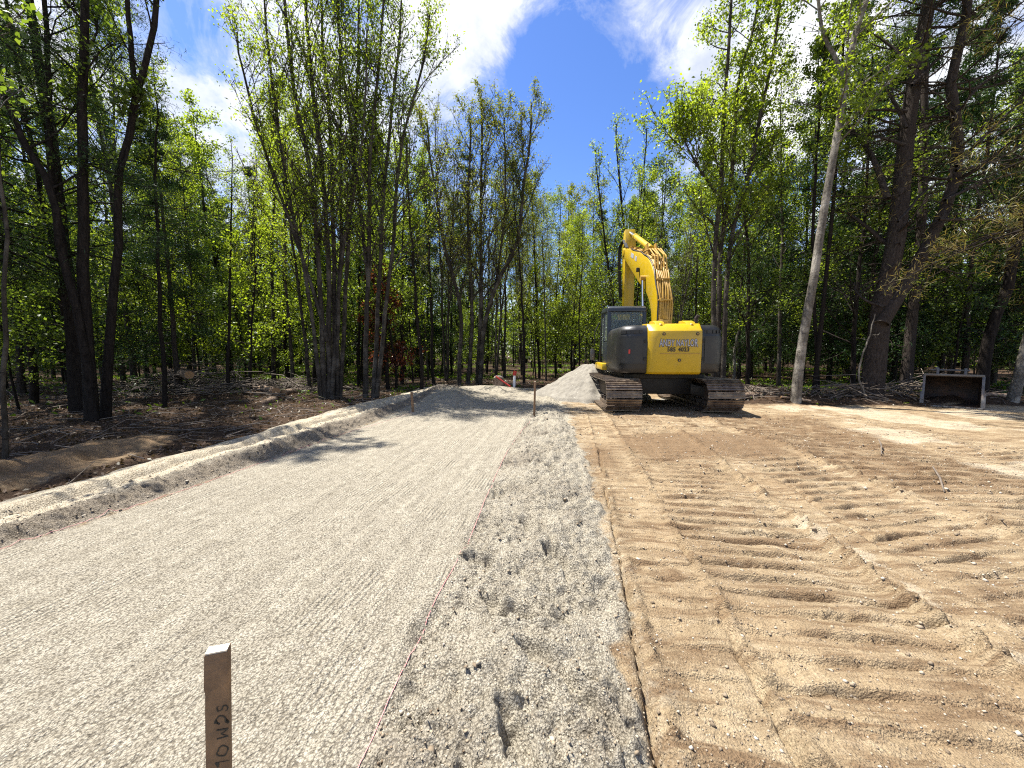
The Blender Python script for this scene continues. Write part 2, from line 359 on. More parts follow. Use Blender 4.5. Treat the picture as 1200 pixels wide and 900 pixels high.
    t_ = math_(nt, 'ADD', math_(nt, 'MULTIPLY', sep.outputs[0], ST), math_(nt, 'MULTIPLY', sep.outputs[1], CT))
    cs = nt.nodes.new('ShaderNodeCombineXYZ'); L.new(math_(nt, 'MULTIPLY', s_, 9.0), cs.inputs[0]); L.new(math_(nt, 'MULTIPLY', t_, .8), cs.inputs[1])
    streak = noise(nt, cs.outputs[0], 1.0, 5, .7, .4)
    nf = math_(nt, 'SUBTRACT', 1.0, fo, True)
    grain = ramp(nt, v2.outputs['Distance'], [(.15, (1.12, 1.12, 1.12)), (.45, (.92, .92, .92)), (.70, (.33, .31, .29))])
    gm_ = math_(nt, 'MULTIPLY', math_(nt, 'ADD', math_(nt, 'MULTIPLY', gr, .55), .22), nf)
    c = mixc(nt, gm_, c, grain, 'MULTIPLY')
    c = mixc(nt, math_(nt, 'MULTIPLY', nf, .8), c, ramp(nt, streak, [(.3, (.78, .77, .76)), (.55, (1, 1, 1)), (.75, (1.16, 1.16, 1.15))]), 'MULTIPLY')
    pit = ramp(nt, noise(nt, co, 30, 4, .75), [(.30, (.45, .42, .40)), (.40, (1, 1, 1))])
    c = mixc(nt, math_(nt, 'MULTIPLY', nf, .7), c, pit, 'MULTIPLY')
    c = mixc(nt, 1.0, c, (.98, .965, .925), 'MULTIPLY')
    combv = math_(nt, 'SINE', math_(nt, 'MULTIPLY', math_(nt, 'ADD', s_, math_(nt, 'MULTIPLY', noise(nt, co, 2.0, 2), .05)), 2*math.pi/.036))
    cmask = ramp(nt, noise(nt, co, 1.7, 2, .5), [(.50, (0, 0, 0)), (.60, (1, 1, 1))])
    combh = math_(nt, 'MULTIPLY', math_(nt, 'MULTIPLY', combv, cmask), math_(nt, 'MULTIPLY', wr, .30))
    L.new(c, b.inputs['Base Color']); b.inputs['Roughness'].default_value = .95
    b.inputs['Specular IOR Level'].default_value = .15
    h = math_(nt, 'ADD', math_(nt, 'MULTIPLY', n_fine, .6), math_(nt, 'MULTIPLY', n_grit, .35))
    h = math_(nt, 'ADD', h, math_(nt, 'MULTIPLY', vor.outputs['Distance'], .25))
    h = math_(nt, 'ADD', h, math_(nt, 'MULTIPLY', n_g2, .8)); h = math_(nt, 'ADD', h, combh); h = math_(nt, 'SUBTRACT', h, math_(nt, 'MULTIPLY', v2.outputs['Distance'], .5))
    bump(nt, b, h, 1.0, .017)
    return m
xs = spacing([(-400, 60), (-60, 6), (-20, .4), (-12, .12), (-5, .035), (-2, .016), (2.5, .014), (5, .028), (9, .06), (16, .2), (60, 6), (400, 60)])
ys = spacing([(-60, 20), (-8, 1), (0, .06), (1, .0095), (3, .0105), (6, .018), (10, .036), (16, .09), (30, .6), (70, 6), (400, 60)])
GX, GY = np.meshgrid(xs, ys)
x_, y_ = GX.ravel(), GY.ravel()
z_, gr_, fo_, da_, pa_, rd_ = ground_fields(x_, y_)
nx, ny = len(xs), len(ys)
print('ground verts', nx*ny)
idx = np.arange(nx*ny).reshape(ny, nx)
fc = np.stack([idx[:-1, :-1], idx[:-1, 1:], idx[1:, 1:], idx[1:, :-1]], -1).reshape(-1, 4)
gme = mesh_np('ground', np.stack([x_, y_, z_], 1), fc, True)
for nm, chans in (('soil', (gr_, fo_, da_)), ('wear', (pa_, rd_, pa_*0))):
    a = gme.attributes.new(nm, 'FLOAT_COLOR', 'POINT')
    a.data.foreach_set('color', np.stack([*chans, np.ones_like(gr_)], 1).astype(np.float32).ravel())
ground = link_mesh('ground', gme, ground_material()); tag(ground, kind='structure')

# ------------------------------------------------------------------ mesh builder
class MB:
    def __init__(s): s.v = []; s.f = []
    def add(s, v, f):
        o = len(s.v); s.v += [tuple(p) for p in v]; s.f += [tuple(i+o for i in q) for q in f]; return s
    def box(s, c, d, rot=None):
        x, y, z = (k/2 for k in d)
        v = [Vector(p) for p in ((-x, -y, -z), (x, -y, -z), (x, y, -z), (-x, y, -z), (-x, -y, z), (x, -y, z), (x, y, z), (-x, y, z))]
        if rot is not None: v = [rot @ p for p in v]
        c = Vector(c)
        return s.add([p+c for p in v], [(0, 3, 2, 1), (4, 5, 6, 7), (0, 1, 5, 4), (1, 2, 6, 5), (2, 3, 7, 6), (3, 0, 4, 7)])
    def bar(s, a, b, w, h):
        a, b = Vector(a), Vector(b); d = b-a
        return s.box((a+b)/2, (w, d.length, h), d.to_track_quat('Y', 'Z').to_matrix())
    def cyl(s, a, b, r, n=14, r2=None):
        a, b = Vector(a), Vector(b); d = (b-a).normalized(); r2 = r if r2 is None else r2
        u = d.orthogonal().normalized(); w = d.cross(u)
        v = []
        for c, rr in ((a, r), (b, r2)):
            v += [c+(u*math.cos(2*math.pi*i/n)+w*math.sin(2*math.pi*i/n))*rr for i in range(n)]
        f = [(i, (i+1) % n, n+(i+1) % n, n+i) for i in range(n)]+[tuple(range(n))[::-1], tuple(range(n, 2*n))]
        return s.add(v, f)
    def tube(s, pts, rads, n=6):
        pts = [Vector(p) for p in pts]
        if not hasattr(rads, '__len__'): rads = [rads]*len(pts)
        v = []; u = None
        for i, p in enumerate(pts):
            d = (pts[min(i+1, len(pts)-1)]-pts[max(i-1, 0)]).normalized()
            u = d.orthogonal().normalized() if u is None else (u-d*u.dot(d)).normalized()
            w = d.cross(u)
            v += [p+(u*math.cos(2*math.pi*k/n)+w*math.sin(2*math.pi*k/n))*rads[i] for k in range(n)]
        f = [(i*n+k, i*n+(k+1) % n, (i+1)*n+(k+1) % n, (i+1)*n+k) for i in range(len(pts)-1) for k in range(n)]
        f += [tuple(range(n))[::-1], tuple(range((len(pts)-1)*n, len(pts)*n))]
        return s.add(v, f)
    def prism(s, poly, axis, lo, hi):
        """poly of 2D points, extruded along axis (0=x: poly is (y,z); 2=z: poly is (x,y); 1=y: poly is (x,z))"""
        def mk(p, t): return {0: (t, p[0], p[1]), 1: (p[0], t, p[1]), 2: (p[0], p[1], t)}[axis]
        n = len(poly)
        return s.add([mk(p, lo) for p in poly]+[mk(p, hi) for p in poly],
                     [(i, (i+1) % n, n+(i+1) % n, n+i) for i in range(n)]+[tuple(range(n))[::-1], tuple(range(n, 2*n))])
    def loft(s, rings, close=False, caps=True):
        n = len(rings[0]); v = [p for r in rings for p in r]; m = n if close else n-1
        f = [(i*n+k, i*n+(k+1) % n, (i+1)*n+(k+1) % n, (i+1)*n+k) for i in range(len(rings)-1) for k in range(m)]
        if caps: f += [tuple(range(n))[::-1], tuple(range((len(rings)-1)*n, len(rings)*n))]
        return s.add(v, f)
    def build(s, name, mat, parent=None, bevel=0.0, smooth=False, seg=2):
        me = bpy.data.meshes.new(name); me.from_pydata(s.v, [], s.f)
        bm = bmesh.new(); bm.from_mesh(me)
        bmesh.ops.recalc_face_normals(bm, faces=bm.faces)
        if bevel:
            ed = [e for e in bm.edges if len(e.link_faces) == 2 and e.calc_face_angle(0) > .5]
            bmesh.ops.bevel(bm, geom=ed, offset=bevel, segments=seg, profile=.5, affect='EDGES', clamp_overlap=True)
        if smooth or bevel:
            for f in bm.faces: f.smooth = True
            for e in bm.edges:
                if len(e.link_faces) == 2 and e.calc_face_angle(0) > .6: e.smooth = False
        bm.to_mesh(me); bm.free()
        return link_mesh(name, me, mat, parent)

# ------------------------------------------------------------------ excavator
EXC = empty('excavator', (3.97, 10.75, -.02), -R(4.0))
tag(EXC, 'yellow and dark grey tracked excavator parked with its arm raised, seen from behind', 'excavator')
def track(side):
    tr = MB()
    cx = side*1.17; w = .83; rr = .36; Lh = 1.62; zc = .41
    belt = MB()
    P = 2*2*Lh+2*math.pi*rr; n = 50
    def pt(d, off=0.0):
        d %= P; r = rr+off
        if d < 2*Lh: return (-Lh+d, zc+r-.03*math.sin(math.pi*d/(2*Lh)), 0.0)
        d -= 2*Lh
        if d < math.pi*rr: a = d/rr; return (Lh+r*math.sin(a), zc+r*math.cos(a), a)
        d -= math.pi*rr
        if d < 2*Lh: return (Lh-d, zc-r, math.pi)
        d -= 2*Lh; a = d/rr; return (-Lh-r*math.sin(a), zc-r*math.cos(a), math.pi+a)
    for i in range(n):
        y, z, a = pt(i*P/n)
        rot = Matrix.Rotation(-a, 3, 'X')
        c = Vector((cx, y, z)); pit = P/n
        def loc(o): return c+rot @ Vector(o)
        belt.box(loc((0, 0, 0)), (w, pit*.84, .02), rot)
        for gy in (-.38, 0.02, .40):
            belt.box(loc((0, gy*pit, .022)), (w, .016, .040), rot)
        for ex in (-.2, .2): belt.box(loc((ex, 0, -.05)), (.05, pit*.98, .07), rot)
        belt.box(loc((0, pit*.24, .018)), (.14, .03, .02), rot)
    return belt, cx, pt
for side in (-1, 1):
    belt, cx, pt = track(side)
    tb = belt.build('track_belt', M['track'], EXC)
    fr = MB()
    fr.prism([(-1.35, .28), (1.35, .28), (1.45, .45), (1.2, .62), (-1.2, .62), (-1.45, .45)], 0, cx-.17, cx+.17)
    frame = fr.build('track_frame', M['track_dark'], EXC, .01)
    sp = MB(); sp.cyl((cx-.13, -1.62, .41), (cx+.13, -1.62, .41), .24, 20); sp.cyl((cx-.24, -1.62, .41), (cx+.24, -1.62, .41), .15, 16)
    for i in range(15):
        a = i*2*math.pi/15; sp.box((cx, -1.62+.28*math.cos(a), .41+.28*math.sin(a)), (.06, .06, .06), Matrix.Rotation(a, 3, 'X'))
    sp.build('sprocket', M['track_dark'], EXC, 0, True)
    idl = MB(); idl.cyl((cx-.1, 1.62, .41), (cx+.1, 1.62, .41), .30, 20); idl.cyl((cx-.2, 1.62, .41), (cx+.2, 1.62, .41), .09, 12)
    idl.build('idler', M['track_dark'], EXC, 0, True)
    for k in range(7):
        ro = MB(); y = -1.14+k*.38; ro.cyl((cx-.2, y, .17), (cx-.10, y, .17), .085, 12); ro.cyl((cx+.1, y, .17), (cx+.2, y, .17), .085, 12); ro.cyl((cx-.2, y, .17), (cx+.2, y, .17), .05, 10)
        ro.build('track_roller', M['track_dark'], EXC, 0, True)
uc = MB()
uc.prism([(-.55, -.95), (.55, -.95), (.75, 0), (.55, .95), (-.55, .95), (-.75, 0)], 2, .48, .78)
for sx in (-1, 1):
    for sy in (-1, 1):
        uc.bar((sx*.4, sy*.7, .6), (sx*1.1, sy*1.05, .44), .34, .26)
uc.box((0, 0, .62), (1.5, 2.1, .5)); uc.box((0, -.35, .84), (2.0, 1.6, .12)); uc.build('undercarriage', M['black'], EXC, .015)
sl = MB(); sl.cyl((0, 0, .78), (0, 0, .935), .58, 36); sl.build('slew_ring', M['black'], EXC, 0, True)

# house deck
dk = MB(); dk.prism([(-1.22, 1.35), (-1.22, -.9), (-1.0, -1.45), (1.0, -1.45), (1.2, -.9), (1.2, 1.05), (.6, 1.2), (.3, 1.2), (.3, .5), (-.25, .5), (-.25, 1.35)], 2, .93, 1.04)
dk.build('upper_deck', M['black'], EXC, .01)
st = MB(); st.prism([(-1.35, 1.45), (-1.35, .15), (-1.21, .1), (-1.21, 1.45)], 2, .93, 1.13)
st.build('side_step', M['yellow'], EXC, .03)
def arc(cx, cy, r, a0, a1, n):
    return [(cx+r*math.cos(R(a0+(a1-a0)*i/n)), cy+r*math.sin(R(a0+(a1-a0)*i/n))) for i in range(n+1)]
def offpath(path, d):
    out = []
    for i, p in enumerate(path):
        a = path[max(0, i-1)]; b_ = path[min(len(path)-1, i+1)]
        t = Vector((b_[0]-a[0], b_[1]-a[1])).normalized(); out.append((p[0]-t.y*d, p[1]+t.x*d))
    return out
# rear corner covers: plan path runs from the counterweight round the corner to the side
def cover(sx, name):
    P0 = [(-.61, -1.80)]+[(-.61-.06*i, -1.80+.006*i) for i in range(1, 4)]+arc(-.83, -1.37, .42, 265, 182, 12)+[(-1.25, -1.0), (-1.25, -.5), (-1.23, .02)]
    P = [(x*sx*-1, y) for x, y in P0] if sx > 0 else P0
    if sx > 0: P = [(x-.03, y) for x, y in P]
    sg = 1 if sx < 0 else -1
    rings = []
    inset = [(.95, .05), (.98, .02), (1.08, 0), (1.5, -.012), (1.92, .0), (2.02, .035), (2.08, .09), (2.105, .17), (2.11, .26)]
    zs = sorted(inset)
    def dp(d): return offpath(P, d*sg*-1)
    k = MB()
    rr = []
    for z, d in zs: rr.append([(p[0], p[1], z) for p in dp(-(-d))])
    inner = [(p[0], p[1], 2.10) for p in dp(.5)]
    k.loft(rr, False, False)
    # top skin toward the middle
    top = rr[-1]; tgt = [(sx*.5, -1.3+1.3*i/(len(top)-1), 2.115) for i in range(len(top))]
    k.loft([top, tgt], False, False)
    low = rr[0]; k.loft([[(p[0]*.8, p[1]*.8, .951) for p in low], low], False, False)
    body = k.build(name, M['dark_panel'], EXC, 0, True)
    # door panel with a groove round it
    i0, i1 = 2, 13
    def sub(d, z0, z1, i0, i1, th):
        q = [(p[0], p[1]) for p in dp(d)][i0:i1+1]; q2 = [(p[0], p[1]) for p in dp(d+th)][i0:i1+1]
        n = len(q)
        mb = MB()
        rings = [[(p[0], p[1], z0) for p in q2], [(p[0], p[1], z0) for p in q], [(p[0], p[1], z1) for p in q], [(p[0], p[1], z1) for p in q2]]
        mb.loft(rings, False, False); 
        for e in (0, -1):
            v = [r[e] for r in rings]; mb.add(v, [(0, 1, 2, 3)])
        return mb
    sub(-.016, 1.17, 1.835, i0-1, i1, .03).build('door_seal', M['rubber'], body, 0, True)
    dr = sub(-.030, 1.20, 1.805, i0, i1-1, .04).build('engine_door', M['dark_panel'], body, 0, True)
    sub(-.006, 1.90, 1.985, i0, i1-1, .02).build('air_vent', M['rubber'], body, 0, True)
    lv = MB(); q = dp(-.02)
    for j in range(3, 11, 2): MB().box((q[j][0], q[j][1], 1.94), (.02, .02, .07)).build('vent_louver', M['dark_panel'], body)
    if sx < 0:
        hd = MB(); q = dp(-.036); hd.box((q[7][0], q[7][1]-.0, 1.47), (.03, .03, .10)); hd.build('door_latch', M['red_paint'], dr)
    return body
cover(-1, 'engine_cover'); cover(1, 'pump_cover')
# engine hood between the covers
hd = MB(); hd.prism([(-1.45, 1.0), (-1.45, 2.06), (-1.2, 2.135), (-.15, 2.135), (-.05, 1.05)], 0, -.6, .66); hd.build('engine_hood', M['dark_panel'], EXC, .02)
hw_ = MB(); hw_.box((.12, -.55, 2.16), (.5, .5, .06)); hw_.build('hood_cap', M['white_paint'], EXC, .02)
ex_ = MB(); ex_.cyl((.92, -.7, 2.05), (.92, -.7, 2.33), .05, 12); ex_.cyl((.92, -.7, 2.33), (.96, -.74, 2.42), .045, 12); ex_.build('exhaust_pipe', M['bucket_rust'], EXC, 0, True)
# counterweight
cw = MB()
xs_ = [-.62, -.53, -.42, .52, .58, .61]
ins = [.12, .035, 0, 0, .04, .10]
def prof(d): return [(-1.28, .935), (-1.90+d, .935), (-1.97+d, .99), (-1.985+d, 1.80), (-1.97+d, 1.955), (-1.80+d*.6, 2.10), (-1.70, 2.135), (-1.28, 2.15)]
cw.loft([[(x, p[0], p[1]) for p in prof(d)] for x, d in zip(xs_, ins)], True, True)
CW = cw.build('counterweight', M['yellow'], EXC, .012)
for lx in (-.34, .37):
    lg = MB(); lg.prism([(-1.30, 2.13), (-1.78, 2.09), (-1.84, 2.045), (-1.74, 2.17), (-1.55, 2.215), (-1.30, 2.215)], 0, lx-.11, lx+.11); lg.build('lifting_lug', M['yellow'], CW, .025)
    lh = MB(); lh.cyl((lx+.02, -1.80, 2.075), (lx+.02, -1.74, 2.11), .045, 14); lh.build('lug_eye', M['yellow_dull'], CW)
for bx, bz in ((-.30, 1.88), (.46, 1.88), (.07, 1.27)):
    bo = MB(); bo.cyl((bx, -1.975, bz), (bx, -1.992, bz), .036, 18); bo.build('bolt_hole', M['letter_black'], CW)
    b2 = MB(); b2.cyl((bx, -1.98, bz), (bx, -1.997, bz), .018, 6); b2.build('bolt', M['yellow_dull'], CW)
def lettering(txt, size, loc, mat, name, parent, offset=0.0, ext=.003, rot=(R(90), 0, 0), sx=1.0, arch=0.0, spacing_=1.0):
    cu = bpy.data.curves.new(name, 'FONT'); cu.body = txt; cu.size = size; cu.align_x = 'CENTER'; cu.align_y = 'CENTER'
    cu.offset = offset; cu.extrude = ext; cu.space_character = spacing_
    t = bpy.data.objects.new('tmp', cu); COL.objects.link(t)
    dg = bpy.context.evaluated_depsgraph_get(); me = bpy.data.meshes.new_from_object(t.evaluated_get(dg))
    bpy.data.objects.remove(t)
    if arch:
        w = max(abs(v.co.x) for v in me.vertices)
        for v in me.vertices: v.co.y = v.co.y*(1+.25*arch*(abs(v.co.x)/w)**2)-0*arch
    for v in me.vertices: v.co.x *= sx
    o = link_mesh(name, me, mat, parent); o.location = loc; o.rotation_euler = rot
    return o
lettering('ANDY NAYLOR', .20, (.035, -1.986, 1.665), M['letter_black'], 'name_outline', CW, .013, .002, sx=.58, arch=1, spacing_=1.08)
lettering('ANDY NAYLOR', .20, (.035, -1.991, 1.665), M['letter_grey'], 'name_lettering', CW, .003, .002, sx=.58, arch=1, spacing_=1.08)
lettering('585', .135, (-.12, -1.988, 1.515), M['letter_black'], 'phone_lettering', CW, .004, .002, sx=.88, spacing_=1.1)
lettering('4023', .135, (.16, -1.988, 1.515), M['letter_black'], 'phone_lettering', CW, .004, .002, sx=.88, spacing_=1.1)
sm_ = MB(); sm_.box((.09, -1.984, 1.425), (.92, .012, .012)); sm_.build('panel_ledge', M['yellow_dull'], CW)
for hz in (1.30, 1.72):
    MB().box((-.68, -1.815, hz), (.05, .03, .07)).build('door_hinge', M['black'], EXC, .005)
    MB().box((.66, -1.815, hz), (.05, .03, .07)).build('door_hinge', M['black'], EXC, .005)
# cab
def rbar(mb, a, b_, w=.07, h=.07): mb.bar(a, b_, w, h)
cab = MB()
X0, X1, Y0, Y1, Z0, Z1 = -1.23, -.16, .02, 1.55, 1.04, 2.76
# solid rear wall below the window and side walls below the sills
cab.box(((X0+X1)/2, Y0+.03, 1.55), (X1-X0-.1, .05, 1.0)); cab.box((X1-.03, .75, 1.45), (.05, 1.4, .8))
cab.box((X0+.035, .45, 1.4), (.05, .8, .72))
for (x, y) in ((X0+.04, Y0+.05), (X1-.04, Y0+.05)): cab.bar((x, y, Z0), (x, y, Z1-.06), .10, .10)
for x in (X0+.04, X1-.04): cab.bar((x, Y1, Z0), (x, Y1-.35, Z1-.08), .06, .08)
cab.bar((X0+.04, .8, Z0), (X0+.04, .8, Z1-.08), .06, .07)
cab.box(((X0+X1)/2, Y0+.03, 2.06), (X1-X0-.1, .06, .06))
cab.bar((X0+.04, Y1, Z0+.04), (X1-.04, Y1, Z0+.04), .08, .08)
cab.bar((X0+.04, Y0, Z0+.04), (X0+.04, Y1, Z0+.04), .08, .08)
CAB = cab.build('cab', M['cab'], EXC, .018)
rf = MB(); rf.prism([(Y0-.02, 2.60), (Y0-.0, 2.72), (Y0+.1, 2.77), (1.1, 2.77), (1.25, 2.70), (1.25, 2.64), (Y0+.1, 2.60)], 0, X0, X1)
rf.build('cab_roof', M['cab'], CAB, .035, seg=3)
gl = MB(); gl.box(((X0+X1)/2, Y0+.035, 2.35), (X1-X0-.17, .008, .50)); gl.build('rear_window', M['glass'], CAB)
gs = MB(); gs.box((X0+.04, .42, 2.2), (.008, .68, .82)); gs.build('side_window', M['glass'], CAB)
gs = MB(); gs.box((X0+.04, 1.03, 1.95), (.008, .38, 1.1)); gs.build('side_window', M['glass'], CAB)
gf = MB(); gf.add([(X0+.08, Y1, 1.12), (X1-.08, Y1, 1.12), (X1-.08, Y1-.33, 2.66), (X0+.08, Y1-.33, 2.66)], [(0, 1, 2, 3)]); gf.build('windscreen', M['glass'], CAB)
se = MB(); se.box((-.7, .62, 1.85), (.5, .12, .75)); se.box((-.7, .85, 1.5), (.5, .5, .12)); se.box((-.7, .62, 2.31), (.28, .1, .18)); se.build('operator_seat', M['rubber'], CAB, .04)
gd = MB(); gd.tube([(-1.37, 1.3, 1.1), (-1.43, 1.25, 1.6), (-1.41, 1.25, 2.1), (-1.27, 1.3, 2.4)], .015, 6); gd.build('grab_rail', M['black'], CAB)
mi = MB(); mi.tube([(-1.23, 1.2, 1.15), (-1.46, 1.22, 1.2), (-1.50, 1.22, 1.62)], .014, 6); mi.box((-1.48, 1.22, 1.38), (.12, .05, .34)); mi.build('mirror', M['steel_pale'], EXC, .01)
hr = MB(); hr.tube([(.75, .1, 2.1), (.75, .1, 2.5), (.75, .55, 2.55), (.75, .95, 2.3), (.75, .98, 1.9)], .016, 6); hr.tube([(1.2, .1, 2.1), (1.2, .1, 2.45), (1.2, .7, 2.4), (1.2, .98, 1.9)], .016, 6); hr.build('handrail', M['black'], EXC)
rt = MB(); rt.prism([(-1.0, 1.04), (-1.0, 2.08), (.0, 2.08), (.25, 1.9), (.9, 1.85), (1.0, 1.7), (1.0, 1.04)], 0, .66, 1.18); rt.build('tank_housing', M['dark_panel'], EXC, .03)
# boom: side profile (forward, up)
BX = .26; bw = .205
def ribbon(center, th):
    n = len(center); up, lo = [], []
    for i, (y, z) in enumerate(center):
        a = center[max(0, i-1)]; c = center[min(n-1, i+1)]
        t = Vector((c[0]-a[0], c[1]-a[1])).normalized(); up.append((y-t.y*th[i]/2, z+t.x*th[i]/2)); lo.append((y+t.y*th[i]/2, z-t.x*th[i]/2))
    return up, lo
def spl(pts, n):
    out = []
    for i in range(len(pts)-1):
        p0 = pts[max(0, i-1)]; p1 = pts[i]; p2 = pts[i+1]; p3 = pts[min(len(pts)-1, i+2)]
        for k in range(n):
            t = k/n; out.append(tuple(.5*((2*b)+(-a+c)*t+(2*a-5*b+4*c-d)*t*t+(-a+3*b-3*c+d)*t**3) for a, b, c, d in zip(p0, p1, p2, p3)))
    out.append(tuple(pts[-1])); return out
bc = spl([(.10, 1.55, .34), (.02, 2.3, .46), (.20, 3.02, .64), (.78, 3.70, .86), (1.72, 4.18, .86), (2.95, 4.74, .60), (4.15, 5.28, .34)], 6)
up, lo = ribbon([(a, b_) for a, b_, c in bc], [c for a, b_, c in bc])
def plate_box(up, lo, x0, x1, mb):
    rings = [[(x0, *u), (x1, *u), (x1, *l), (x0, *l)] for u, l in zip(up, lo)]
    mb.loft(rings, True, True)
bm_ = MB(); plate_box(up, lo, BX-bw, BX+bw, bm_)
bm_.cyl((BX-bw-.03, 4.15, 5.28), (BX+bw+.03, 4.15, 5.28), .16, 18)
BOOM = bm_.build('boom', M['yellow'], EXC, .012)
tp = MB(); up2 = [(u[0]*1.0, u[1]) for u in up]
rings = []
for (a, c) in zip(up, lo):
    d = Vector((a[0]-c[0], a[1]-c[1])).normalized(); o1 = (a[0]+d.x*.012, a[1]+d.y*.012); o0 = (a[0]+d.x*.002, a[1]+d.y*.002)
    rings.append([(BX-bw+.02, *o1), (BX+bw-.02, *o1), (BX+bw-.02, *o0), (BX-bw+.02, *o0)])
tp.loft(rings[:-3], True, True); tp.build('boom_top_plate', M['yellow_dull'], BOOM)
# hoses and pipes running along the back of the boom
def along(i, off, x):
    a, c = up[i], lo[i]; d = Vector((a[0]-c[0], a[1]-c[1])).normalized(); return (x, a[0]+d.x*off, a[1]+d.y*off)
rnd = random.Random(3)
for k, x in enumerate((-.185, -.135, -.085, -.03, .035, .09, .14, .185)):
    hp = MB(); hi = len(up)-1-rnd.choice((2, 4, 8, 12))
    hp.tube([along(i, .034+.012*math.sin(i*1.3+k)+.02*rnd.random()*(k % 2), BX+x+.015*math.sin(i*.8+k)) for i in range(2+k % 3, hi)], .023 if k else .018, 8)
    hp.build('hydraulic_pipe' if k else 'hose', M['yellow_dull'] if k else M['rubber'], BOOM, 0, True)
for i in (6, 10, 14, 17, 19, 22, 25, 29, 32):
    cl = MB(); cl.box(along(i, .06, BX), (.37, .05, .04)); cl.box(along(i, .08, BX-.1), (.08, .07, .09)); cl.build('pipe_clamp', M['yellow_dull'], BOOM, .006)
lp = MB()
for j in range(5):
    x = BX-.15+.08*j; lp.tube([along(16, .05, x), along(18, .22+.05*(j % 2), x+.02), along(21, .24, x+.02), along(24, .07, x)], .022, 6)
lp.build('hose_bundle', M['yellow_dull'], BOOM)
h2 = MB()
for j in range(4):
    x = BX-.19-.03*j; h2.tube([along(34, .03, x+.06), (x, 4.05, 5.72), (x-.06, 4.45, 5.55), (x-.06, 4.5, 4.9), (x-.03, 4.42, 4.2), (x, 4.38, 3.6)], .018, 6)
h2.build('stick_hose', M['rubber'], BOOM)
# faded decal blocks and light on the left side of the boom
dc = MB(); 
for (y, z, w_) in ((2.75, 4.82, .42), (2.25, 4.60, .25)): dc.box((BX-bw-.004, y, z), (.006, w_, .15), Matrix.Rotation(R(22), 3, 'X'))
dc.build('faded_decal', M['letter_grey'], BOOM)
wl = MB(); wl.box((BX-bw-.05, 1.75, 4.12), (.09, .11, .13)); wl.build('work_light', M['rubber'], BOOM, .01)
# lift cylinders
for sx in (-1, 1):
    x = BX+sx*(bw+.08)
    a = Vector((x, .75, 1.25)); b_ = Vector((x, 1.05, 3.72)); d = (b_-a)
    c1 = MB(); c1.cyl(a, a+d*.52, .075, 14); c1.cyl(a+d*.52, a+d*.55, .088, 14); c1.build('lift_cylinder', M['yellow'], EXC, 0, True)
    c2 = MB(); c2.cyl(a+d*.55, b_, .042, 12); c2.build('cylinder_rod', M['chrome'], EXC, 0, True)
pn = MB(); pn.cyl((BX-bw-.15, 1.05, 3.72), (BX+bw+.15, 1.05, 3.72), .085, 16); pn.build('boom_pin', M['yellow_dull'], BOOM, 0, True)
# stick, its cylinder, linkage and bucket
sk = MB(); sk.prism([(4.05, 6.12), (4.28, 6.10), (4.50, 5.4), (4.44, 5.0), (4.24, 3.0), (4.12, 2.62), (4.0, 2.62), (3.98, 3.0), (3.96, 5.0), (3.90, 5.5)], 0, BX-.19, BX+.19)
STK = sk.build('stick', M['yellow'], EXC, .015)
a = Vector((BX, 1.25, 4.66)); b_ = Vector((BX, 4.12, 6.03)); d = b_-a
c1 = MB(); c1.cyl(a, a+d*.66, .095, 16); c1.cyl(a+d*.66, a+d*.69, .11, 16); c1.build('stick_cylinder', M['yellow'], EXC, 0, True)
c2 = MB(); c2.cyl(a+d*.69, b_, .05, 12); c2.build('cylinder_rod', M['chrome'], EXC, 0, True)
br = MB(); 
for sx in (-1, 1): br.prism([(1.0, 4.25), (1.55, 4.5), (1.33, 4.8), (1.15, 4.8)], 0, BX+sx*.13-.02, BX+sx*.13+.02)
br.build('cylinder_bracket', M['yellow_dull'], BOOM)
c3 = MB(); c3.cyl((BX, 4.6, 5.3), (BX, 4.62, 3.9), .07, 12); c3.build('bucket_cylinder', M['yellow'], STK, 0, True)
c4 = MB(); c4.cyl((BX, 4.62, 3.9), (BX, 4.6, 3.1), .04, 12); c4.build('bucket_rod', M['chrome'], STK, 0, True)
lk = MB(); lk.bar((BX, 4.6, 3.1), (BX, 4.2, 3.0), .3, .06); lk.bar((BX, 4.6, 3.1), (BX, 4.35, 2.4), .3, .06); lk.build('bucket_link', M['yellow_dull'], STK)
bk = MB(); prof_b = spl([(4.05, 2.62), (4.5, 2.45), (4.55, 1.9), (4.2, 1.45), (3.7, 1.4), (3.3, 1.75)], 4)
inner = [(p[0]-.0+(4.0-p[0])*.07, p[1]+(2.0-p[1])*.07) for p in prof_b]
bk.prism(prof_b+inner[::-1], 0, BX-.5, BX+.5)
for sx in (-1, 1): bk.prism(prof_b+[(3.75, 2.45)], 0, BX+sx*.5-.015, BX+sx*.5+.015)
BKT = bk.build('digging_bucket', M['black'], STK)
for j in range(5):
    te = MB(); te.prism([(3.36, 1.66), (3.16, 1.86), (3.34, 1.78)], 0, BX-.46+.23*j-.03, BX-.46+.23*j+.03); te.build('tooth', M['steel_pale'], BKT)

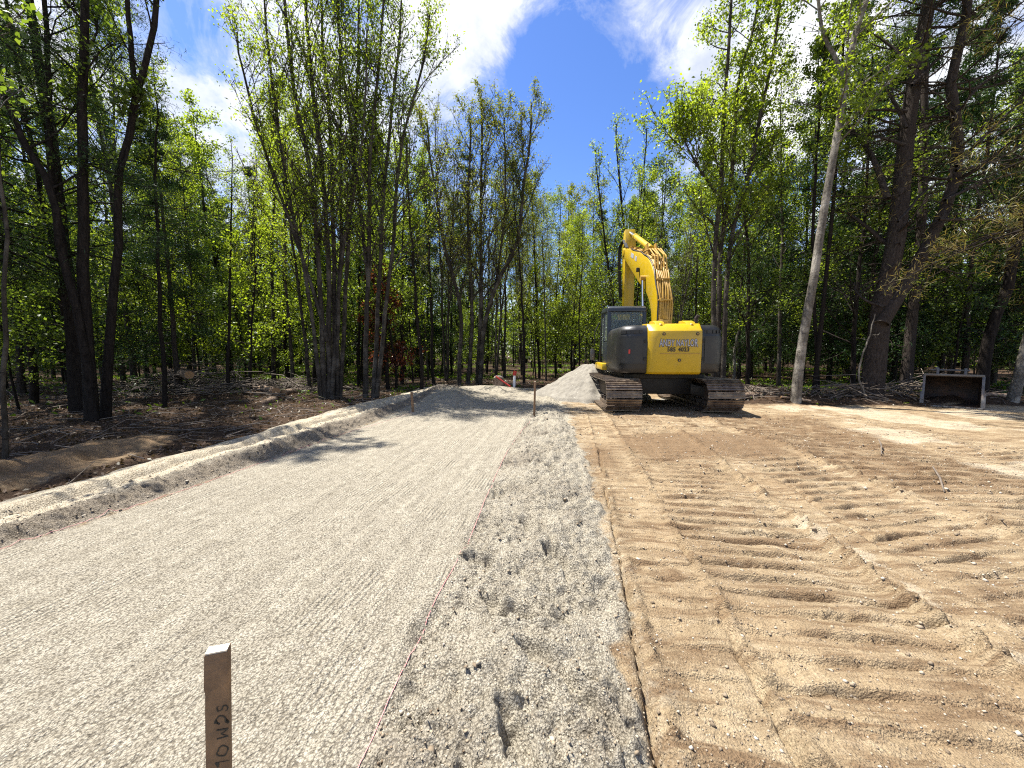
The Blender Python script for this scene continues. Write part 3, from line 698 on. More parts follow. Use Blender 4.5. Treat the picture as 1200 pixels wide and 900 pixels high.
# ------------------------------------------------------------------ spare bucket at the right
bx_, by_ = 11.75, 10.05
SB = empty('loader_bucket', (bx_+.42, by_+.3, gz(bx_, 9.7)-.01), R(-47))
tag(SB, 'wide rusty steel bucket lying open end forward at the forest edge', 'bucket')
w2 = .54
pr = spl([(-.42, .02), (.1, .03), (.45, .16), (.5, .5), (.28, .80), (-.18, .86)], 5)
inn = [(p[0]+(.0-p[0])*.06-.0, p[1]+(.42-p[1])*.08) for p in pr]
sh = MB(); sh.prism(pr+inn[::-1], 0, -w2+.03, w2-.03); SH = sh.build('shell', M['bucket_rust'], SB)
for sx in (-1, 1):
    e = MB(); e.prism(pr, 0, sx*(w2-.015)-.014, sx*(w2-.015)+.014); e.build('side_plate', M['bucket_rust'], SB)
    e = MB(); e.bar((sx*(w2-.015), -.44, .02), (sx*(w2-.015), -.20, .86), .05, .05); e.build('side_edge', M['steel_pale'], SB, .004)
    e = MB(); e.bar((sx*w2, -.47, .02), (sx*w2, -.36, .40), .075, .06); e.build('side_cutter', M['steel_pale'], SB, .004)
e = MB(); e.bar((-w2, -.20, .875), (w2, -.20, .875), .06, .055); e.build('top_lip', M['steel_pale'], SB, .004)
e = MB()
for x in (-.28, .22): e.prism([(-.15, .88), (.25, .86), (.15, 1.06), (-.05, 1.06)], 0, x-.025, x+.025)
e.cyl((-.42, .05, 1.0), (.3, .05, 1.0), .025, 10); e.box((-.30, .05, 1.04), (.05, .05, .1)); e.build('hinge_bracket', M['steel_pale'], SB)
e = MB(); e.box((0, -.47, .03), (1.04, .1, .035)); e.build('cutting_edge', M['steel_pale'], SB)
for j in range(6):
    e = MB(); x = -.49+.196*j; e.box((x, -.57, .035), (.075, .14, .045)); e.build('tooth', M['steel_pale'], SB, .006)

# ------------------------------------------------------------------ stakes
def stake(p, h, w, d, rz, lean, label, top_mat=True, marks=False, chip=False):
    s = empty('survey_stake', p, rz); tag(s, label, 'stake', 'wooden survey stakes along the gravel')
    s.rotation_euler = (lean[0], lean[1], rz)
    b1 = MB()
    if chip:
        zc = h*.80
        b1.loft([[(-w/2, -d/2, -.1), (w/2, -d/2, -.1), (w/2, d/2, -.1), (-w/2, d/2, -.1)],
                 [(-w/2, -d/2, h-.17), (w/2, -d/2, h-.17), (w/2, d/2, h-.17), (-w/2, d/2, h-.17)],
                 [(-w/2+.001, -d/2, h-.11), (w/2, -d/2, h-.11), (w/2, d/2, h-.11), (-w/2+.009, d/2, h-.11)],
                 [(-w/2-.002, -d/2, h-.095), (w/2, -d/2, h-.095), (w/2, d/2, h-.095), (-w/2-.002, d/2, h-.095)],
                 [(-w/2, -d/2, h), (w/2, -d/2, h), (w/2, d/2, h+.004), (-w/2, d/2, h+.004)]], True, True)
    else: b1.box((0, 0, h/2-.05), (w, d, h+.1))
    b1.build('shaft', M['stake_wood'], s, .0012)
    e = MB(); e.box((0, 0, h+.003), (w-.003, d-.003, .004)); e.build('sawn_end', M['stake_end'], s)
    return s
sx_, sy_, sz_ = at_depth(253, 765, .95)
g0 = gz(sx_, sy_)
S1 = stake((sx_-.03, sy_, g0), sz_-g0, .052, .030, R(20), (0, R(2.6)), 'sawn wooden stake with black handwriting, nearest to the camera', marks=True, chip=True)
for wd_, dz_ in (('SCM', .20), ('OLK', .318)):
  t = lettering(wd_, .040, (.012, -.0158, sz_-g0-dz_), M['letter_black'], 'handwriting', S1, -.0004, .0004, rot=(R(90), R(90), 0), sx=1.15, spacing_=1.3)
  for v in t.data.vertices:
    k_ = math.floor(v.co.x/.034); rj = random.Random(k_*7+3); a_ = rj.uniform(-.25, .25); c_ = (k_+.5)*.034; dx_, dy_ = v.co.x-c_, v.co.y
    v.co.x = c_+dx_*math.cos(a_)-dy_*math.sin(a_)+.0012*math.sin(v.co.y*260+k_); v.co.y = dx_*math.sin(a_)+dy_*math.cos(a_)+rj.uniform(-.004, .004)+.001*math.sin(v.co.x*300)
p = on_ground(626, 485); stake((p[0], p[1], gz(p[0], p[1])), .80, .045, .022, R(15), (R(1), R(1)), 'tall thin wooden stake at the right edge of the gravel road')
p = on_ground(484, 484); stake((p[0], p[1], gz(p[0], p[1])), .48, .055, .026, R(-10), (R(2), R(-2)), 'short wooden stake at the left edge of the road by the bank')

# ------------------------------------------------------------------ strings
def string(name, pts, label, lift):
    mb = MB(); q = spl(pts, 14)
    mb.tube([(x, y, gz(x, y)+lift*.5) for x, y in q], .0017, 5)
    o = mb.build(name, M['string'], None, 0, True); tag(o, label, 'string', 'pink layout strings')
string('layout_string', [(-.60, .7), (-.53, 1.25), (-.47, 1.96), (-.35, 2.69), (-.2, 4.2), (0, 5.83), (.53, 8.69)], 'pink layout string between gravel road and loose gravel shoulder', .008)
string('layout_string', [(-4.0, 1.5), (-3.75, 2.63), (-3.64, 3.09), (-3.47, 3.7), (-3.28, 4.71), (-2.97, 6.44), (-2.35, 8.81)], 'red pink layout string along the foot of the left bank', .012)

# ------------------------------------------------------------------ sand pile
def sand_pile():
    n = 150; u = np.linspace(-1, 1, n); X, Y = np.meshgrid(u*2.5, u*2.5)
    r = np.hypot(X/1.0, Y/1.05); a = np.arctan2(Y, X)
    rr = r*(1+.10*vn(a*1.5+3, a*0, 1)+.04*vn(a*6, a*0, 2))
    H = 1.20*np.clip(1-rr/1.9, 0, 1)
    H = H*(1-.10*gau(rr, .3))+.06*fbm(X*3, Y*3, 5, 4)*sst(0, .3, H)+.03*fbm(X*14, Y*14, 6, 3, .65)*sst(0, .2, H)
    rill = np.abs(vn(a*9, rr*1.2, 9)); H = H-.03*rill*sst(.1, .5, H)
    H = H-.06*(rr > 1.85)
    idx = np.arange(n*n).reshape(n, n); f = np.stack([idx[:-1, :-1], idx[:-1, 1:], idx[1:, 1:], idx[1:, :-1]], -1).reshape(-1, 4)
    me = mesh_np('sand_pile', np.stack([X.ravel(), Y.ravel(), H.ravel()], 1), f, True)
    m, nt, b = new_mat('pile_sand'); co = nt.nodes.new('ShaderNodeTexCoord').outputs['Object']
    c = ramp(nt, noise(nt, co, 6, 6, .7), [(.3, (.15, .135, .11)), (.7, (.26, .24, .20))])
    c = mixc(nt, .8, c, ramp(nt, noise(nt, co, 90, 3, .7), [(.3, (.6, .58, .55)), (.6, (1.1, 1.1, 1.1))]), 'MULTIPLY')
    nt.links.new(c, b.inputs['Base Color']); b.inputs['Roughness'].default_value = .95; bump(nt, b, noise(nt, co, 50, 6, .7), .8, .02)
    o = link_mesh('sand_pile', me, m); o.location = (2.72, 12.7, 0)
    tag(o, 'cone shaped pile of grey sand behind the left track of the excavator', 'sand pile')
sand_pile()

# ------------------------------------------------------------------ trees
def tubes_mesh(name, tubes):
    V, Fq = [], []; off = 0
    for pts, rad, n in tubes:
        pts = np.asarray(pts, float); rad = np.asarray(rad, float); m = len(pts)
        d = np.empty_like(pts); d[1:-1] = pts[2:]-pts[:-2]; d[0] = pts[1]-pts[0]; d[-1] = pts[-1]-pts[-2]
        d /= np.linalg.norm(d, axis=1, keepdims=True)+1e-9
        ref = np.array([1., 0, 0]) if abs(d[0, 0]) < .8 else np.array([0, 1., 0])
        u = ref-d*(d @ ref)[:, None]; u /= np.linalg.norm(u, axis=1, keepdims=True)+1e-9
        w = np.cross(d, u)
        a = np.arange(n)*2*math.pi/n
        ring = pts[:, None]+rad[:, None, None]*(u[:, None]*np.cos(a)[None, :, None]+w[:, None]*np.sin(a)[None, :, None])
        V.append(ring.reshape(-1, 3))
        i = np.arange(m-1)[:, None]*n; k = np.arange(n)[None]; k2 = (k+1) % n
        Fq.append(np.stack([i+k, i+k2, i+n+k2, i+n+k], -1).reshape(-1, 4)+off); off += m*n
    return mesh_np(name, np.concatenate(V), np.concatenate(Fq), True)
def leaves_mesh(name, pts, size, rng, aspect=.55, flat=.0, dirs=None):
    n = len(pts); s = size*rng.uniform(.6, 1.35, n)[:, None]
    a = rng.normal(size=(n, 3)) if dirs is None else dirs+rng.normal(size=(n, 3))*.45
    a /= np.linalg.norm(a, axis=1, keepdims=True)
    nr = rng.normal(size=(n, 3)); nr[:, 2] = np.abs(nr[:, 2])+flat
    b = np.cross(nr, a); b /= np.linalg.norm(b, axis=1, keepdims=True)+1e-9
    nn = np.cross(a, b)
    v = np.stack([pts-a*s*.5, pts+b*s*aspect*.5+nn*s*.08-a*s*.05, pts+a*s*.5-nn*s*.05, pts-b*s*aspect*.5+nn*s*.08-a*s*.05], 1).reshape(-1, 3)
    return mesh_np(name, v, np.arange(4*n).reshape(-1, 4))
def smooth_path(pts, n=14, rng=None, wob=.0):
    pts = np.asarray(pts, float); L = np.r_[0, np.cumsum(np.linalg.norm(np.diff(pts, axis=0), axis=1))]
    q = np.array(spl([tuple(p) for p in pts], 6)); Lq = np.r_[0, np.cumsum(np.linalg.norm(np.diff(q, axis=0), axis=1))]
    t = np.linspace(0, Lq[-1], n); o = np.stack([np.interp(t, Lq, q[:, i]) for i in range(3)], 1)
    if rng is not None and wob:
        w = np.cumsum(rng.normal(size=(n, 3))*wob, 0); w -= w[0]; w[:, 2] = 0; o = o+w
    return o
def grow(rng, stems, start=.35, nprim=24, blen=2.6, elev=50, nsec=5, ntwig=4, leaf_n=6, tuft=.16, profile=None, bare=0.0, droop=0.0, thick=.42, dead_low=0, sides=8, spread=1.0):
    """stems: list of (points, base radius, top radius). Returns tubes and leaf points."""
    tubes, lp = [], []
    for pts, r0, r1 in stems:
        n = len(pts); t = np.linspace(0, 1, n); rad = r0*(1-t)**.8*.9+r1+.25*r0*np.exp(-t*n*.9)
        tubes.append((pts, rad, sides))
        H = np.linalg.norm(np.diff(pts, axis=0), axis=1).sum()
        for k in range(nprim):
            tt = start+(1-start)*(k+rng.uniform(0, .9))/nprim; tt = min(tt, .985)
            i = tt*(n-1); i0 = int(i); fr = i-i0; p = pts[i0]*(1-fr)+pts[min(i0+1, n-1)]*fr
            rr = np.interp(tt, t, rad)
            pf = profile(tt) if profile else (1-tt)**.6*.9+.18
            L = blen*pf*rng.uniform(.65, 1.2); az = rng.uniform(0, 2*math.pi)
            el = R(elev+rng.normal()*9+12*tt)
            d = np.array([math.cos(az)*math.cos(el), math.sin(az)*math.cos(el), math.sin(el)])
            m = 6; q = [p]; dd = d.copy()
            for j in range(m-1):
                dd = dd+np.array([0, 0, (.10 if droop == 0 else -droop)*L*.25])+rng.normal(size=3)*.10; dd /= np.linalg.norm(dd)
                q.append(q[-1]+dd*L/(m-1))
            q = np.array(q); br = np.linspace(min(rr*thick, .05), .006, m)
            tubes.append((q, br, 4))
            for s in range(nsec):
                u = .25+.75*(s+rng.uniform(0, .8))/nsec; u = min(u, .98); i = u*(m-1); i0 = int(i); fr = i-i0
                p2 = q[i0]*(1-fr)+q[min(i0+1, m-1)]*fr; base = q[min(i0+1, m-1)]-q[i0]; base /= np.linalg.norm(base)+1e-9
                e = base*.75+rng.normal(size=3)*.55*spread; e[2] += (.25 if droop == 0 else -.05); e /= np.linalg.norm(e)
                L2 = L*.42*(1.05-u*.5)*rng.uniform(.6, 1.2)
                q2 = np.array([p2, p2+e*L2*.5, p2+e*L2+np.array([0, 0, .04*L2])+rng.normal(size=3)*.04*L2])
                tubes.append((q2, np.array([.011, .008, .004])*min(1.3, max(.6, L/2)), 3))
                for w in range(ntwig):
                    v = rng.uniform(.2, 1.0); p3 = q2[0]*(1-v)+q2[2]*v
                    g = e*.6+rng.normal(size=3)*.6; g[2] += .2 if droop == 0 else 0; g /= np.linalg.norm(g)
                    L3 = L2*.45*rng.uniform(.5, 1.2); p4 = p3+g*L3
                    tubes.append((np.array([p3, p4]), np.array([.0045, .0025]), 3))
                    if rng.uniform() < bare: continue
                    c = p3+(p4-p3)*rng.uniform(.3, 1.05, (leaf_n, 1))+rng.normal(size=(leaf_n, 3))*tuft*.5
                    lp.append(c)
    return tubes, (np.concatenate(lp) if lp else np.zeros((0, 3)))
def tree_meshes(key, seed, tubes, lp, size, aspect=.6, flat=.3, dirs=None):
    rng = np.random.default_rng(seed)
    return tubes_mesh(key+'_trunk', tubes), (leaves_mesh(key+'_crown', lp, size, rng, aspect, flat) if len(lp) else None)
def place(name, tm, cm, bark, leaf, loc, rz, scl, label, cat, group=None):
    e = empty(name, loc, rz); e.scale = scl if hasattr(scl, '__len__') else (scl,)*3; tag(e, label, cat, group)
    def part(nm, me, mt):
        o = bpy.data.objects.new(nm, me); COL.objects.link(o); o.parent = e
        if not me.materials: me.materials.append(mt)
        if me.materials[0] is not mt:
            o.material_slots[0].link = 'OBJECT'; o.material_slots[0].material = mt
        return o
    part('trunk', tm, bark)
    if cm is not None: part('crown', cm, leaf)
    return e

PROTO = {}; PH = {}
def proto_single(key, seed, H, r0, lean=.3, n=16, **kw):
    rng = np.random.default_rng(seed); size = kw.pop('size', .085); asp = kw.pop('aspect', .6)
    nst = kw.pop('nst', 1); stems = []
    for s in range(nst):
        a = rng.uniform(0, 6.28); l = lean*(1 if nst == 1 else 2.2)*rng.uniform(.5, 1)
        h = H*rng.uniform(.85, 1) if s else H
        b0 = np.array([math.cos(a), math.sin(a), 0])*(0 if nst == 1 else r0*.9)
        pts = [b0+(0, 0, -.2), b0+np.array([math.cos(a)*l*.25, math.sin(a)*l*.25, h*.35]), b0+np.array([math.cos(a)*l*.7, math.sin(a)*l*.7, h*.7]), b0+np.array([math.cos(a)*l, math.sin(a)*l, h])]
        stems.append((smooth_path(pts, n, rng, .035), r0*(1 if s == 0 else rng.uniform(.6, .95)), .012))
    tubes, lp = grow(rng, stems, **kw)
    PROTO[key] = tree_meshes(key, seed, tubes, lp, size, asp); PH[key] = H
for i in range(4):
    proto_single('maple%d' % i, 10+i, 14.5+i*.8, .08+.015*i, 1.2, start=.38, nprim=24, blen=3.3, elev=50, nsec=6, ntwig=5, leaf_n=6, size=.075+.012*i, tuft=.25)
for i in range(4):
    proto_single('leafy%d' % i, 30+i, 11.5+i*1.1, .065+.012*i, 1.0, start=.16, nprim=30, blen=3.2, elev=28, nsec=6, ntwig=5, leaf_n=8, size=.085+.012*i, tuft=.3)
for i in range(3):
    proto_single('budding%d' % i, 50+i, 13.5+i, .065, 1.0, start=.34, nprim=22, blen=3.6, elev=60, nsec=7, ntwig=4, leaf_n=3, size=.06, bare=.35, nst=2+i % 2)
for i in range(3):
    proto_single('conifer%d' % i, 60+i, 13+i*1.5, .10, .3, start=.10, nprim=62, blen=3.0, elev=-2, nsec=9, ntwig=4, leaf_n=10, size=.13, aspect=.28, droop=.12, tuft=.2, thick=.25, profile=lambda t: (1-t)**.8+.08)
for i in range(3):
    proto_single('sapling%d' % i, 80+i, 3.6+i*.8, .025, .5, start=.2, nprim=16, blen=1.5, elev=18, nsec=5, ntwig=3, leaf_n=8, size=.085, tuft=.2, n=8)
proto_single('redbush', 95, 3.4, .03, .4, start=.1, nprim=22, blen=1.2, elev=30, nsec=5, ntwig=4, leaf_n=10, size=.08, tuft=.15, n=8)
for i in range(2):
    proto_single('pole%d' % i, 100+i, 12, .07, .9, start=.6, nprim=12, blen=1.8, elev=45, nsec=4, ntwig=3, leaf_n=6, size=.085, tuft=.2)

# ---- trees the photograph shows one by one, stems traced to their own distance
def hero(name, seed, stemdefs, bark, leaf, label, cat='tree', size=.09, aspect=.6, Y=None, extra=None, group=None, limbs=0, **kw):
    rng = np.random.default_rng(seed); stems = []
    base = None
    for pxs, Yd, r0, r1, ext in stemdefs:
        pts = [np.array(at_depth(a, b_, (Yd if not hasattr(Yd, '__len__') else Yd[0]+(Yd[1]-Yd[0])*i/(len(pxs)-1)))) for i, (a, b_) in enumerate(pxs)]
        if base is None: base = np.array([pts[0][0], pts[0][1], gz(pts[0][0], pts[0][1])])
        if ext:                                   # continue the stem upward beyond the frame
            d = pts[-1]-pts[-2]; d /= np.linalg.norm(d); d = d*.5+np.array([0, 0, .6]); pts.append(pts[-1]+d*ext)
        stems.append((np.array(smooth_path(pts, 18, rng, .015))-base, r0, r1))
    stems[0][0][0, 2] = -.25
    tubes, lp = grow(rng, stems, **kw)
    if extra:
        for pxs, Yd, r0, r1 in extra:
            pts = np.array([at_depth(a, b_, Yd+.35*i) for i, (a, b_) in enumerate(pxs)])-base
            q = smooth_path(pts, 9, rng, .02); tubes.append((q, np.linspace(r0, r1, 9), 6))
            for k in range(5):
                u = rng.uniform(.3, 1); j = min(7, int(u*8)); g = (q[j+1]-q[j]); g /= np.linalg.norm(g); g = g+rng.normal(size=3)*.6
                L = rng.uniform(.4, 1.3); w = np.array([q[j], q[j]+g*L*.5, q[j]+g*L+(0, 0, .1)]); tubes.append((w, np.array([.012, .008, .003]), 4))
                for kk in range(3):
                    g2 = g+rng.normal(size=3)*.7; tubes.append((np.array([w[1], w[1]+g2*L*.35]), np.array([.006, .002]), 3))
    for k in range(limbs):
        pts, r0, r1 = stems[rng.integers(len(stems))]; j = int(rng.integers(5, 16)); az = rng.uniform(0, 6.28); L = rng.uniform(1.0, 3.2)
        dd = np.array([math.cos(az), math.sin(az), rng.uniform(-.15, .35)]); q = [pts[j]]
        for _ in range(7): dd = dd+rng.normal(size=3)*.13; dd /= np.linalg.norm(dd); q.append(q[-1]+dd*L/7)
        q = np.array(q); tubes.append((q, np.linspace(rng.uniform(.018, .035), .005, 8), 5))
        for kk in range(5):
            j2 = int(rng.integers(2, 7)); g = q[j2+1]-q[j2]; g /= np.linalg.norm(g); g = g+rng.normal(size=3)*.6; l2 = rng.uniform(.25, .9)
            tubes.append((np.array([q[j2], q[j2]+g*l2*.5, q[j2]+g*l2+rng.normal(size=3)*.06]), np.array([.010, .007, .003]), 3))
    tm, cm = tree_meshes(name+str(seed), seed, tubes, lp, size, aspect)
    return place(name, tm, cm, bark, leaf, tuple(base), 0, 1, label, cat, group)

thin = dict(start=.30, nprim=24, blen=3.0, elev=50, nsec=7, ntwig=4, leaf_n=4, tuft=.22)
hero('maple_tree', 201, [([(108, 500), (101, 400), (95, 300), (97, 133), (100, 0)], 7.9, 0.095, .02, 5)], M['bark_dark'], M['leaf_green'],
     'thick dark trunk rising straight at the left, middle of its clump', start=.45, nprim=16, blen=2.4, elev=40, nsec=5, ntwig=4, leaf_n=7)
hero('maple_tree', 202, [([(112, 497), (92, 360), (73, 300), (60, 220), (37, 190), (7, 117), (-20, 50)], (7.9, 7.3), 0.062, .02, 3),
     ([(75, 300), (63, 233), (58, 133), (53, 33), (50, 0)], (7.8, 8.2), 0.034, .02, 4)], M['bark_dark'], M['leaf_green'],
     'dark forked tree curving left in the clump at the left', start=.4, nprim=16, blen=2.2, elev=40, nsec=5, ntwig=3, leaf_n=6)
hero('maple_tree', 203, [([(122, 492), (128, 400), (137, 300), (135, 217), (147, 173), (160, 110), (177, 57), (183, 17)], 8.3, 0.073, .02, 4),
     ([(160, 110), (154, 60), (150, 0)], 8.3, 0.028, .02, 4), ([(141, 200), (150, 150), (156, 120)], 8.2, 0.02, .01, 0)], M['bark_dark'], M['leaf_green'],
     'dark tree leaning right with a high fork, right of the left clump', start=.5, nprim=9, blen=1.7, elev=48, nsec=5, ntwig=3, leaf_n=5)
hero('maple_tree', 204, [([(5, 548), (4, 440), (1, 330), (-6, 120)], 4.9, .022, .008, 1.0)], M['bark_grey'], M['leaf_green'],
     'grey trunk at the very left edge in front of the dark clump', start=.75, nprim=6, blen=1.4, elev=45, nsec=4, ntwig=2, leaf_n=3)
hero('maple_tree', 205, [([(380, 470), (371, 300), (363, 200), (343, 93), (335, 0)], (11.6, 11.2), 0.068, 0.022, 2.5), ([(386, 470), (384, 300), (377, 200), (367, 100), (360, 0)], 11.7, 0.075, 0.022, 2.5),
     ([(392, 468), (390, 300), (387, 160), (378, 67), (376, 10)], (11.8, 12.4), 0.063, 0.022, 2), ([(398, 466), (407, 283), (415, 133), (417, 0)], (11.9, 12.5), 0.057, 0.022, 2),
     ([(376, 470), (360, 330), (335, 220), (318, 100), (312, 40)], (11.5, 11.0), .045, .02, 1.5), ([(389, 468), (396, 320), (398, 180), (397, 60)], (11.6, 12.6), .05, .02, 1.5), ([(395, 466), (402, 320), (425, 190), (432, 110)], (11.8, 11.4), .045, .02, 1.5),
     ([(384, 400), (350, 290), (315, 190), (285, 90)], (11.6, 11.0), 0.043, 0.02, 1)],
     M['bark_grey'], M['leaf_yellow'], 'big clump of dark stems spreading upward left of the road', size=.075, **thin)
hero('maple_tree', 206, [([(428, 468), (432, 267), (433, 167), (443, 83), (448, 20)], 12.0, 0.068, 0.022, 1.5), ([(438, 468), (447, 283), (453, 200), (467, 67), (470, 20)], (12.0, 12.4), 0.063, 0.022, 1),
     ([(441, 468), (463, 267), (473, 167), (487, 117), (500, 67)], (12.0, 11.8), 0.057, 0.022, 1), ([(432, 330), (420, 200), (405, 90), (398, 10)], (12, 12.8), 0.043, 0.02, 1)],
     M['bark_grey'], M['leaf_yellow'], 'clump of slender dark stems right of the big clump, leaning over the road', size=.075, **thin)
hero('maple_tree', 207, [([(538, 450), (539, 361), (522, 298), (513, 240), (505, 190)], 16.2, 0.072, 0.03, 1.5), ([(562, 450), (568, 385), (582, 335), (606, 283), (611, 220), (618, 170)], 16.6, 0.086, 0.03, 1.5),
     ([(560, 450), (562, 355), (564, 240), (566, 150)], 16.8, 0.086, 0.03, 1.0), ([(548, 450), (552, 360), (545, 260), (548, 170)], 16.6, 0.065, 0.03, 1.0), ([(575, 360), (590, 260), (590, 170)], 16.9, 0.043, 0.02, 1.0)],
     M['bark_grey'], M['leaf_olive'], 'vase shaped clump of bare budding stems past the road end', size=.075, start=.3, nprim=24, blen=3.4, elev=52, nsec=8, ntwig=6, leaf_n=4, bare=.1)
hero('maple_tree', 208, [([(836, 462), (837, 300), (843, 200), (848, 100), (853, 33)], 13.0, 0.07, 0.03, 2), ([(841, 462), (847, 300), (860, 200), (867, 100), (887, 30)], 13.2, 0.07, 0.03, 2),
     ([(846, 462), (853, 300), (877, 200), (890, 133), (905, 60)], 13.1, 0.065, 0.03, 2), ([(842, 230), (815, 190), (795, 150)], 13.0, 0.045, 0.01, 0)],
     M['bark_grey'], M['leaf_yellow'], 'clump of three grey stems rising right behind the excavator', size=.095, start=.32, nprim=24, blen=2.7, elev=42, nsec=6, ntwig=4, leaf_n=9, tuft=.25)
hero('maple_tree', 209, [([(932, 473), (940, 400), (957, 300), (972, 200), (983, 133), (990, 83), (1003, 27), (1013, 0)], 10.6, 0.09, .035, 4), ([(988, 92), (975, 60), (962, 20)], 10.5, 0.04, 0.015, 2)],
     M['bark_pale'], M['leaf_yellow'], 'single pale grey trunk leaning right between excavator and big pine', size=.095, start=.45, nprim=22, blen=2.6, elev=35, nsec=6, ntwig=4, leaf_n=10, tuft=.25)
dead = [([(1052, 288), (1040, 285), (1012, 262), (993, 246), (970, 243)], 11.0, 0.075, 0.0192), ([(1040, 233), (1023, 187), (1007, 163), (988, 140)], 10.9, 0.09, 0.024),
        ([(1060, 170), (1030, 160), (1005, 158), (985, 150)], 10.8, 0.045, 0.0128), ([(1064, 130), (1025, 128), (990, 126)], 10.8, 0.045, 0.0128), ([(1062, 150), (1045, 110), (1020, 80), (985, 60)], 10.7, 0.045, 0.0128),
        ([(1050, 310), (1030, 330), (1000, 345)], 10.9, 0.045, 0.0128), ([(1120, 195), (1150, 165), (1180, 135), (1215, 105)], 10.6, 0.0525, 0.016), ([(1120, 200), (1160, 190), (1215, 160)], 10.5, 0.045, 0.016),
        ([(1107, 235), (1150, 215), (1215, 195)], 10.5, 0.045, 0.0128), ([(1100, 257), (1150, 255), (1215, 225)], 10.4, 0.045, 0.0128), ([(1090, 290), (1130, 290), (1180, 270), (1215, 268)], 10.5, 0.045, 0.0128),
        ([(1116, 140), (1150, 100), (1190, 75), (1215, 60)], 10.6, 0.045, 0.0128), ([(1080, 300), (1120, 320), (1160, 318)], 10.6, 0.03, 0.0096), ([(1052, 260), (1085, 225), (1120, 210), (1165, 212)], 10.6, 0.0375, 0.0128),
        ([(1036, 360), (1015, 350), (1005, 330)], 10.8, 0.045, 0.0128), ([(1068, 100), (1100, 70), (1150, 30)], 10.8, 0.045, 0.0128), ([(1070, 80), (1040, 50), (1000, 30)], 10.8, 0.045, 0.0128)]
hero('pine_tree', 210, [([(1018, 472), (1024, 430), (1030, 384), (1034, 341), (1048, 298), (1054, 240), (1057, 200), (1067, 117), (1080, 33), (1087, 0)], 11.2, 0.216, 0.06, 5),
     ([(1033, 379), (1059, 335), (1080, 295), (1100, 257), (1112, 225), (1120, 193), (1117, 133), (1113, 100), (1123, 60), (1135, 0)], (11.0, 10.8), 0.122, 0.04, 5)],
     M['bark_pine'], M['needle_green'], 'huge rough barked pine with dead branches and a second stem curving right', size=.14, aspect=.10, start=.62, nprim=20, blen=3.4, elev=6, nsec=8, ntwig=5, leaf_n=24, droop=.05, tuft=.25, extra=dead, sides=14, limbs=120)
hero('pine_tree', 211, [([(1060, 465), (1068, 384), (1075, 320), (1082, 200), (1085, 60)], 13.2, 0.122, 0.05, 4)], M['bark_pine'], M['needle'],
     'straight dark trunk right behind the huge pine', size=.14, aspect=.28, start=.4, nprim=24, blen=2.6, elev=0, nsec=7, ntwig=4, leaf_n=9, droop=.08, limbs=25)
hero('maple_tree', 212, [([(1150, 462), (1160, 384), (1175, 350), (1181, 312), (1195, 263), (1212, 215), (1235, 120)], 12.0, 0.101, 0.05, 5)], M['bark_dark'], M['leaf_green'],
     'dark curved trunk leaning right behind the spare bucket', start=.5, nprim=14, blen=2.4, elev=35, nsec=5, ntwig=4, leaf_n=7)
hero('birch_tree', 213, [([(1184, 476), (1193, 445), (1203, 405), (1225, 320), (1255, 180)], 10.4, 0.079, 0.04, 5)], M['bark_pale'], M['leaf_green'],
     'pale leaning trunk at the right edge beside the spare bucket', start=.5, nprim=12, blen=2.2, elev=35, nsec=5, ntwig=4, leaf_n=7)
hero('maple_tree', 214, [([(953, 468), (962, 380), (972, 280), (980, 170), (985, 90)], 12.0, 0.05, 0.02, 3), ([(958, 468), (955, 380), (952, 280), (957, 180)], 12.2, 0.036, 0.02, 3)], M['bark_dark'], M['leaf_green'],
     'pair of thin dark stems right behind the leaning pale trunk', start=.4, nprim=18, blen=2.0, elev=30, nsec=5, ntwig=4, leaf_n=9)
hero('dead_snag', 215, [([(857, 455), (861, 420), (866, 378)], 16.0, 0.043, 0.03, 0)], M['bark_pale'], M['leaf_green'],
     'short pale dead snag beside the excavator\'s right track', 'dead tree', start=.5, nprim=2, blen=.5, elev=20, nsec=1, ntwig=1, leaf_n=1, bare=1.0)
hero('maple_tree', 216, [([(738, 470), (735, 380), (733, 300), (727, 220), (722, 170)], 17.0, 0.065, 0.02, .8), ([(745, 470), (746, 380), (745, 300), (752, 220), (757, 175)], 17.2, 0.058, 0.02, .8), ([(730, 470), (722, 380), (712, 300), (700, 200)], 17.1, 0.05, 0.02, .8)],
     M['bark_dark'], M['leaf_yellow'], 'budding tree with fan of thin stems behind the excavator arm', size=.075, start=.3, nprim=20, blen=2.4, elev=55, nsec=6, ntwig=4, leaf_n=4, bare=.2)
hero('maple_tree', 217, [([(1018, 474), (1010, 440), (1018, 400), (1026, 368)], 10.6, 0.02, 0.01, 0)], M['bark_pale'], M['leaf_green'],
     'thin pale dead sapling leaning on the left of the huge pine', 'dead sapling', start=.6, nprim=3, blen=.5, elev=20, nsec=2, ntwig=1, leaf_n=1, bare=1.0)
